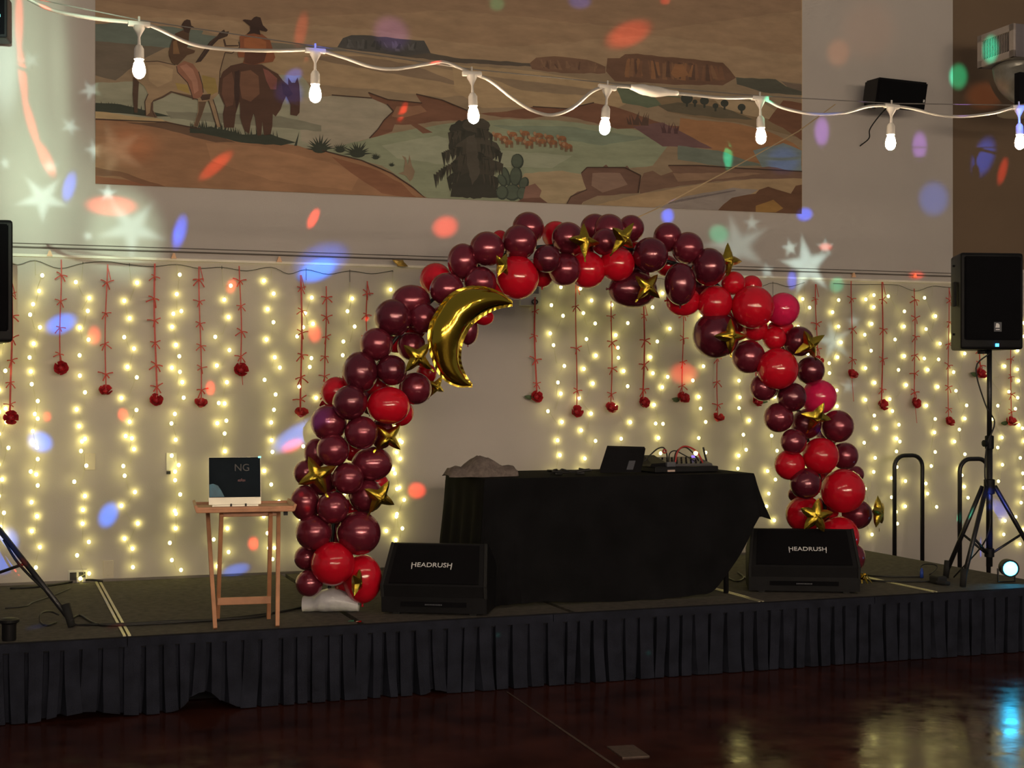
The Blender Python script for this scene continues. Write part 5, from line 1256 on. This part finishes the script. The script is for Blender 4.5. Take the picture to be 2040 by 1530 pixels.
def string_lights(label, cable_pts, drops, tilts=None, group=None, bulb=None):
    t = thing('string_lights', label, 'string lights', drops[0], group)
    part('cable', MB().tube(catmull(cable_pts, 5), .0065, 8), M_CABLEW, t, True)
    for i, p in enumerate(drops):
        q = Quaternion((0, 1, 0), (tilts[i] if tilts else 0))
        put('drop', DROP, p, t, q)
        s = put('socket', SOCK, p + q @ Vector((0, 0, -.122)), t, q)
        b = bpy.data.objects.new('bulb', bulb or BULB); COL.objects.link(b); b.parent = s; b.location = (0, 0, -.002)
    return t
cpx = [(40, -14), (60, 0), (110, 22), (190, 37), (277, 46), (310, 55), (380, 87), (450, 98), (540, 101), (628, 100), (680, 113), (740, 133), (790, 137), (860, 126), (890, 125), (940, 146), (975, 160), (1020, 195), (1060, 220), (1100, 229), (1140, 215), (1180, 182),
       (1210, 173), (1250, 173), (1300, 182), (1370, 188), (1440, 195), (1514, 196), (1560, 215), (1620, 227), (1680, 225), (1730, 212), (1776, 211), (1820, 217), (1870, 229), (1920, 232), (1980, 225), (2030, 213), (2090, 226), (2160, 224), (2220, 214)]
sl = string_lights('white festoon cable with glowing bulbs strung across in front of the mural', [onS(u, v) for u, v in cpx], [onS(u, v) for u, v in drop_px], [.0, .0, -.04, .07, -.03, .03, -.03])
part('taped_joint', MB().tube(catmull([onS(u, v) for u, v in ((1256, 173), (1275, 177), (1300, 182), (1325, 184), (1350, 186))], 3), [.010, .012, .015, .019, .021, .020, .022, .021, .019, .015, .012, .011, .010], 10), M_WHITEPL, sl, True)
# guide wire
solo('guide_wire', MB().tube([onS(u, v) for u, v in ((30, -10), (277, 40), (628, 92), (940, 138), (1208, 165), (1514, 191), (1776, 206), (2040, 210), (2200, 212))], .0022, 5), M_STEEL, 'thin steel guide wire stretched above the festoon cable', 'wire')
# more strings of the same lights over the rest of the hall, on this side of the stage
for k_, (y, z) in enumerate(((-12.2, 3.0), (-14.2, 3.2), (-16.6, 3.3), (-19.2, 3.3), (-22.4, 3.3), (-26.0, 3.3))):
    xs_ = [-3.9 + .68 * i for i in range(17)]
    dr = [Vector((x, y + .04 * x, z)) for x in xs_]; pts = []
    for a_, b_ in zip(dr[:-1], dr[1:]): pts += [a_, (a_ + b_) / 2 + Vector((0, 0, -.05))]
    string_lights('white festoon string of glowing bulbs hung over the dance floor', pts + [dr[-1]], dr, None, 'festoon strings over the dance floor', HBULB)

# tan cord from the wall speaker to the arch
PWS = onY(1760, 185, -.25)
solo('support_cord', MB().tube([onY(1664, 208, -.22), onY(1590, 262, -.6), onY(1450, 340, -1.1), onY(1306, 417, -1.55), onY(1255, 440, -1.68)], .0042, 5), M_ROPE, 'tan cord stretched from the wall speaker down to the balloon arch', 'cord')

# ------------------------------------------------------------------ wall speaker, vent duct and corner fixture
def orient(yaw, pitch): return yawm(yaw) @ Matrix.Rotation(pitch, 3, 'X')
pw = onY(1776, 188, -.30); k = 1 / ppm(pw); rt = orient(R(5), R(12)) ; t = thing('wall_speaker', 'black speaker bracketed high on the wall beside the mural', 'speaker', (pw.x, 0, pw.z))
W_, H_, D_ = .48, .225, .26
bmq = bmesh.new(); bmesh.ops.create_cube(bmq, size=1)
for q in bmq.verts:
    tp = .70 if q.co.y > 0 else 1.0; q.co = Vector((q.co.x * W_ * tp, q.co.y * D_, q.co.z * H_ * (.75 if q.co.y > 0 else 1)))
bmesh.ops.bevel(bmq, geom=bmq.edges[:], offset=.012, segments=2, affect='EDGES')
part('cabinet', MB().bm(bmq, pw, rt), M_BLACKPL, t, 'auto')
part('grille', MB().box(pw + rt @ Vector((0, -D_ / 2 - .002, 0)), (W_ - .03, .008, H_ - .03), rt, bev=.003), M_GRILLE, t)
part('logo', MB().box(pw + rt @ Vector((W_ * .43, -D_ / 2 - .008, -.03)), (.012, .003, .02), rt), M_LOGO, t)
part('bracket', MB().tube([pw + rt @ Vector((-.02, D_ * .4, 0)), (pw.x, -.005, pw.z + .02)], .022, 8).box((pw.x, -.006, pw.z + .02), (.10, .012, .14)), M_BLACKMT, t)
part('cable_tail', MB().tube(catmull([pw + Vector((-.02, .04, -.10)), pw + Vector((-.06, .10, -.17)), pw + Vector((-.09, .16, -.25)), pw + Vector((-.07, .2, -.31)), pw + Vector((-.10, .28, -.36))], 5), .005, 6), M_CABLE, t, True)
# vent duct
d0 = 11.05
g00, g10 = at_depth(1950, 137, 11.25), at_depth(2022, 112, 10.84); g01, g11 = at_depth(1950, 73, 11.25), at_depth(2022, 46, 10.84)
ux = (g10 - g00); ux.z = 0; wv_ = ux.length; ux.normalize(); uz = Vector((0, 0, 1)); uy = Vector((-ux.y, ux.x, 0))
hv = ((g01 - g00).z + (g11 - g10).z) / 2; o_ = Vector((g00.x, g00.y, (g00.z + g10.z) / 2))
VF = Matrix((ux, uy, uz)).transposed()
t = thing('air_vent', 'grey duct box with a white louvred grille hanging in front of the tan wall', 'air vent', o_)
def VV(x, y, z): return o_ + ux * x + uy * y + uz * z
part('duct_box', MB().box(VV(wv_ / 2, .16, hv / 2), (wv_, .30, hv), VF, bev=.004), M_DUCTBOX, t)
fw = .05
for (x, z, sx_, sz_) in ((wv_ / 2, fw / 2, wv_, fw), (wv_ / 2, hv - fw / 2, wv_, fw), (fw / 2, hv / 2, fw, hv), (wv_ - fw / 2, hv / 2, fw, hv)):
    part('grille_frame', MB().box(VV(x, -.004, z), (sx_, .02, sz_), VF), M_VENT, t)
part('grille_shade_slab', MB().box(VV(wv_ / 2, .006, hv / 2), (wv_ - fw, .008, hv - fw), VF), M_DARKGAP, t)  # near-black slab paints the shade between the louvres
ns = 17
for i in range(ns): part('louvre', MB().box(VV(fw + (wv_ - 2 * fw) * (i + .5) / ns, -.001, hv / 2), (.005, .004, hv - 2 * fw), VF), M_VENT, t)
el = [VV(wv_ * .45, .16, -.002), VV(wv_ * .5, .17, -.10), VV(wv_ * .75, .2, -.19), VV(wv_ * 1.25, .24, -.22), VV(wv_ * 2.2, .3, -.22)]
part('round_duct', MB().tube(catmull(el, 4), .15, 20), M_DUCT, t, True)
ps = at_depth(2033, 178, 10.7)
part('hanger_post', MB().box(ps, (.06, .06, .24)), M_BLACKFRAME, t)
part('mount_dish', MB().lathe([(.02, .06), (.10, .045), (.19, .0), (.19, -.012), (.02, -.03)][::-1], 22, at_depth(2040, 224, 10.7)), M_VENT, t, 'auto')
# fixture at the far upper corner
pcx = onY(-14, 38, -.16); k = 1 / ppm(pcx); rt = yawm(R(-10))
t = thing('corner_speaker', 'small black speaker with a teal light high on the bare plaster wall', 'speaker', (pcx.x, 0, pcx.z))
part('cabinet', MB().box(pcx, (.20, .18, .27), rt, bev=.01), M_BLACKPL, t)
part('grille', MB().box(pcx + rt @ Vector((0, -.092, 0)), (.17, .006, .23), rt, bev=.002), M_GRILLE, t)
part('status_light', MB().box(pcx + rt @ Vector((.052, -.097, 0)), (.018, .004, .016), rt), M_LEDTEAL, t)
part('bracket', MB().box((pcx.x, -.03, pcx.z), (.05, .08, .08)), M_BLACKMT, t)
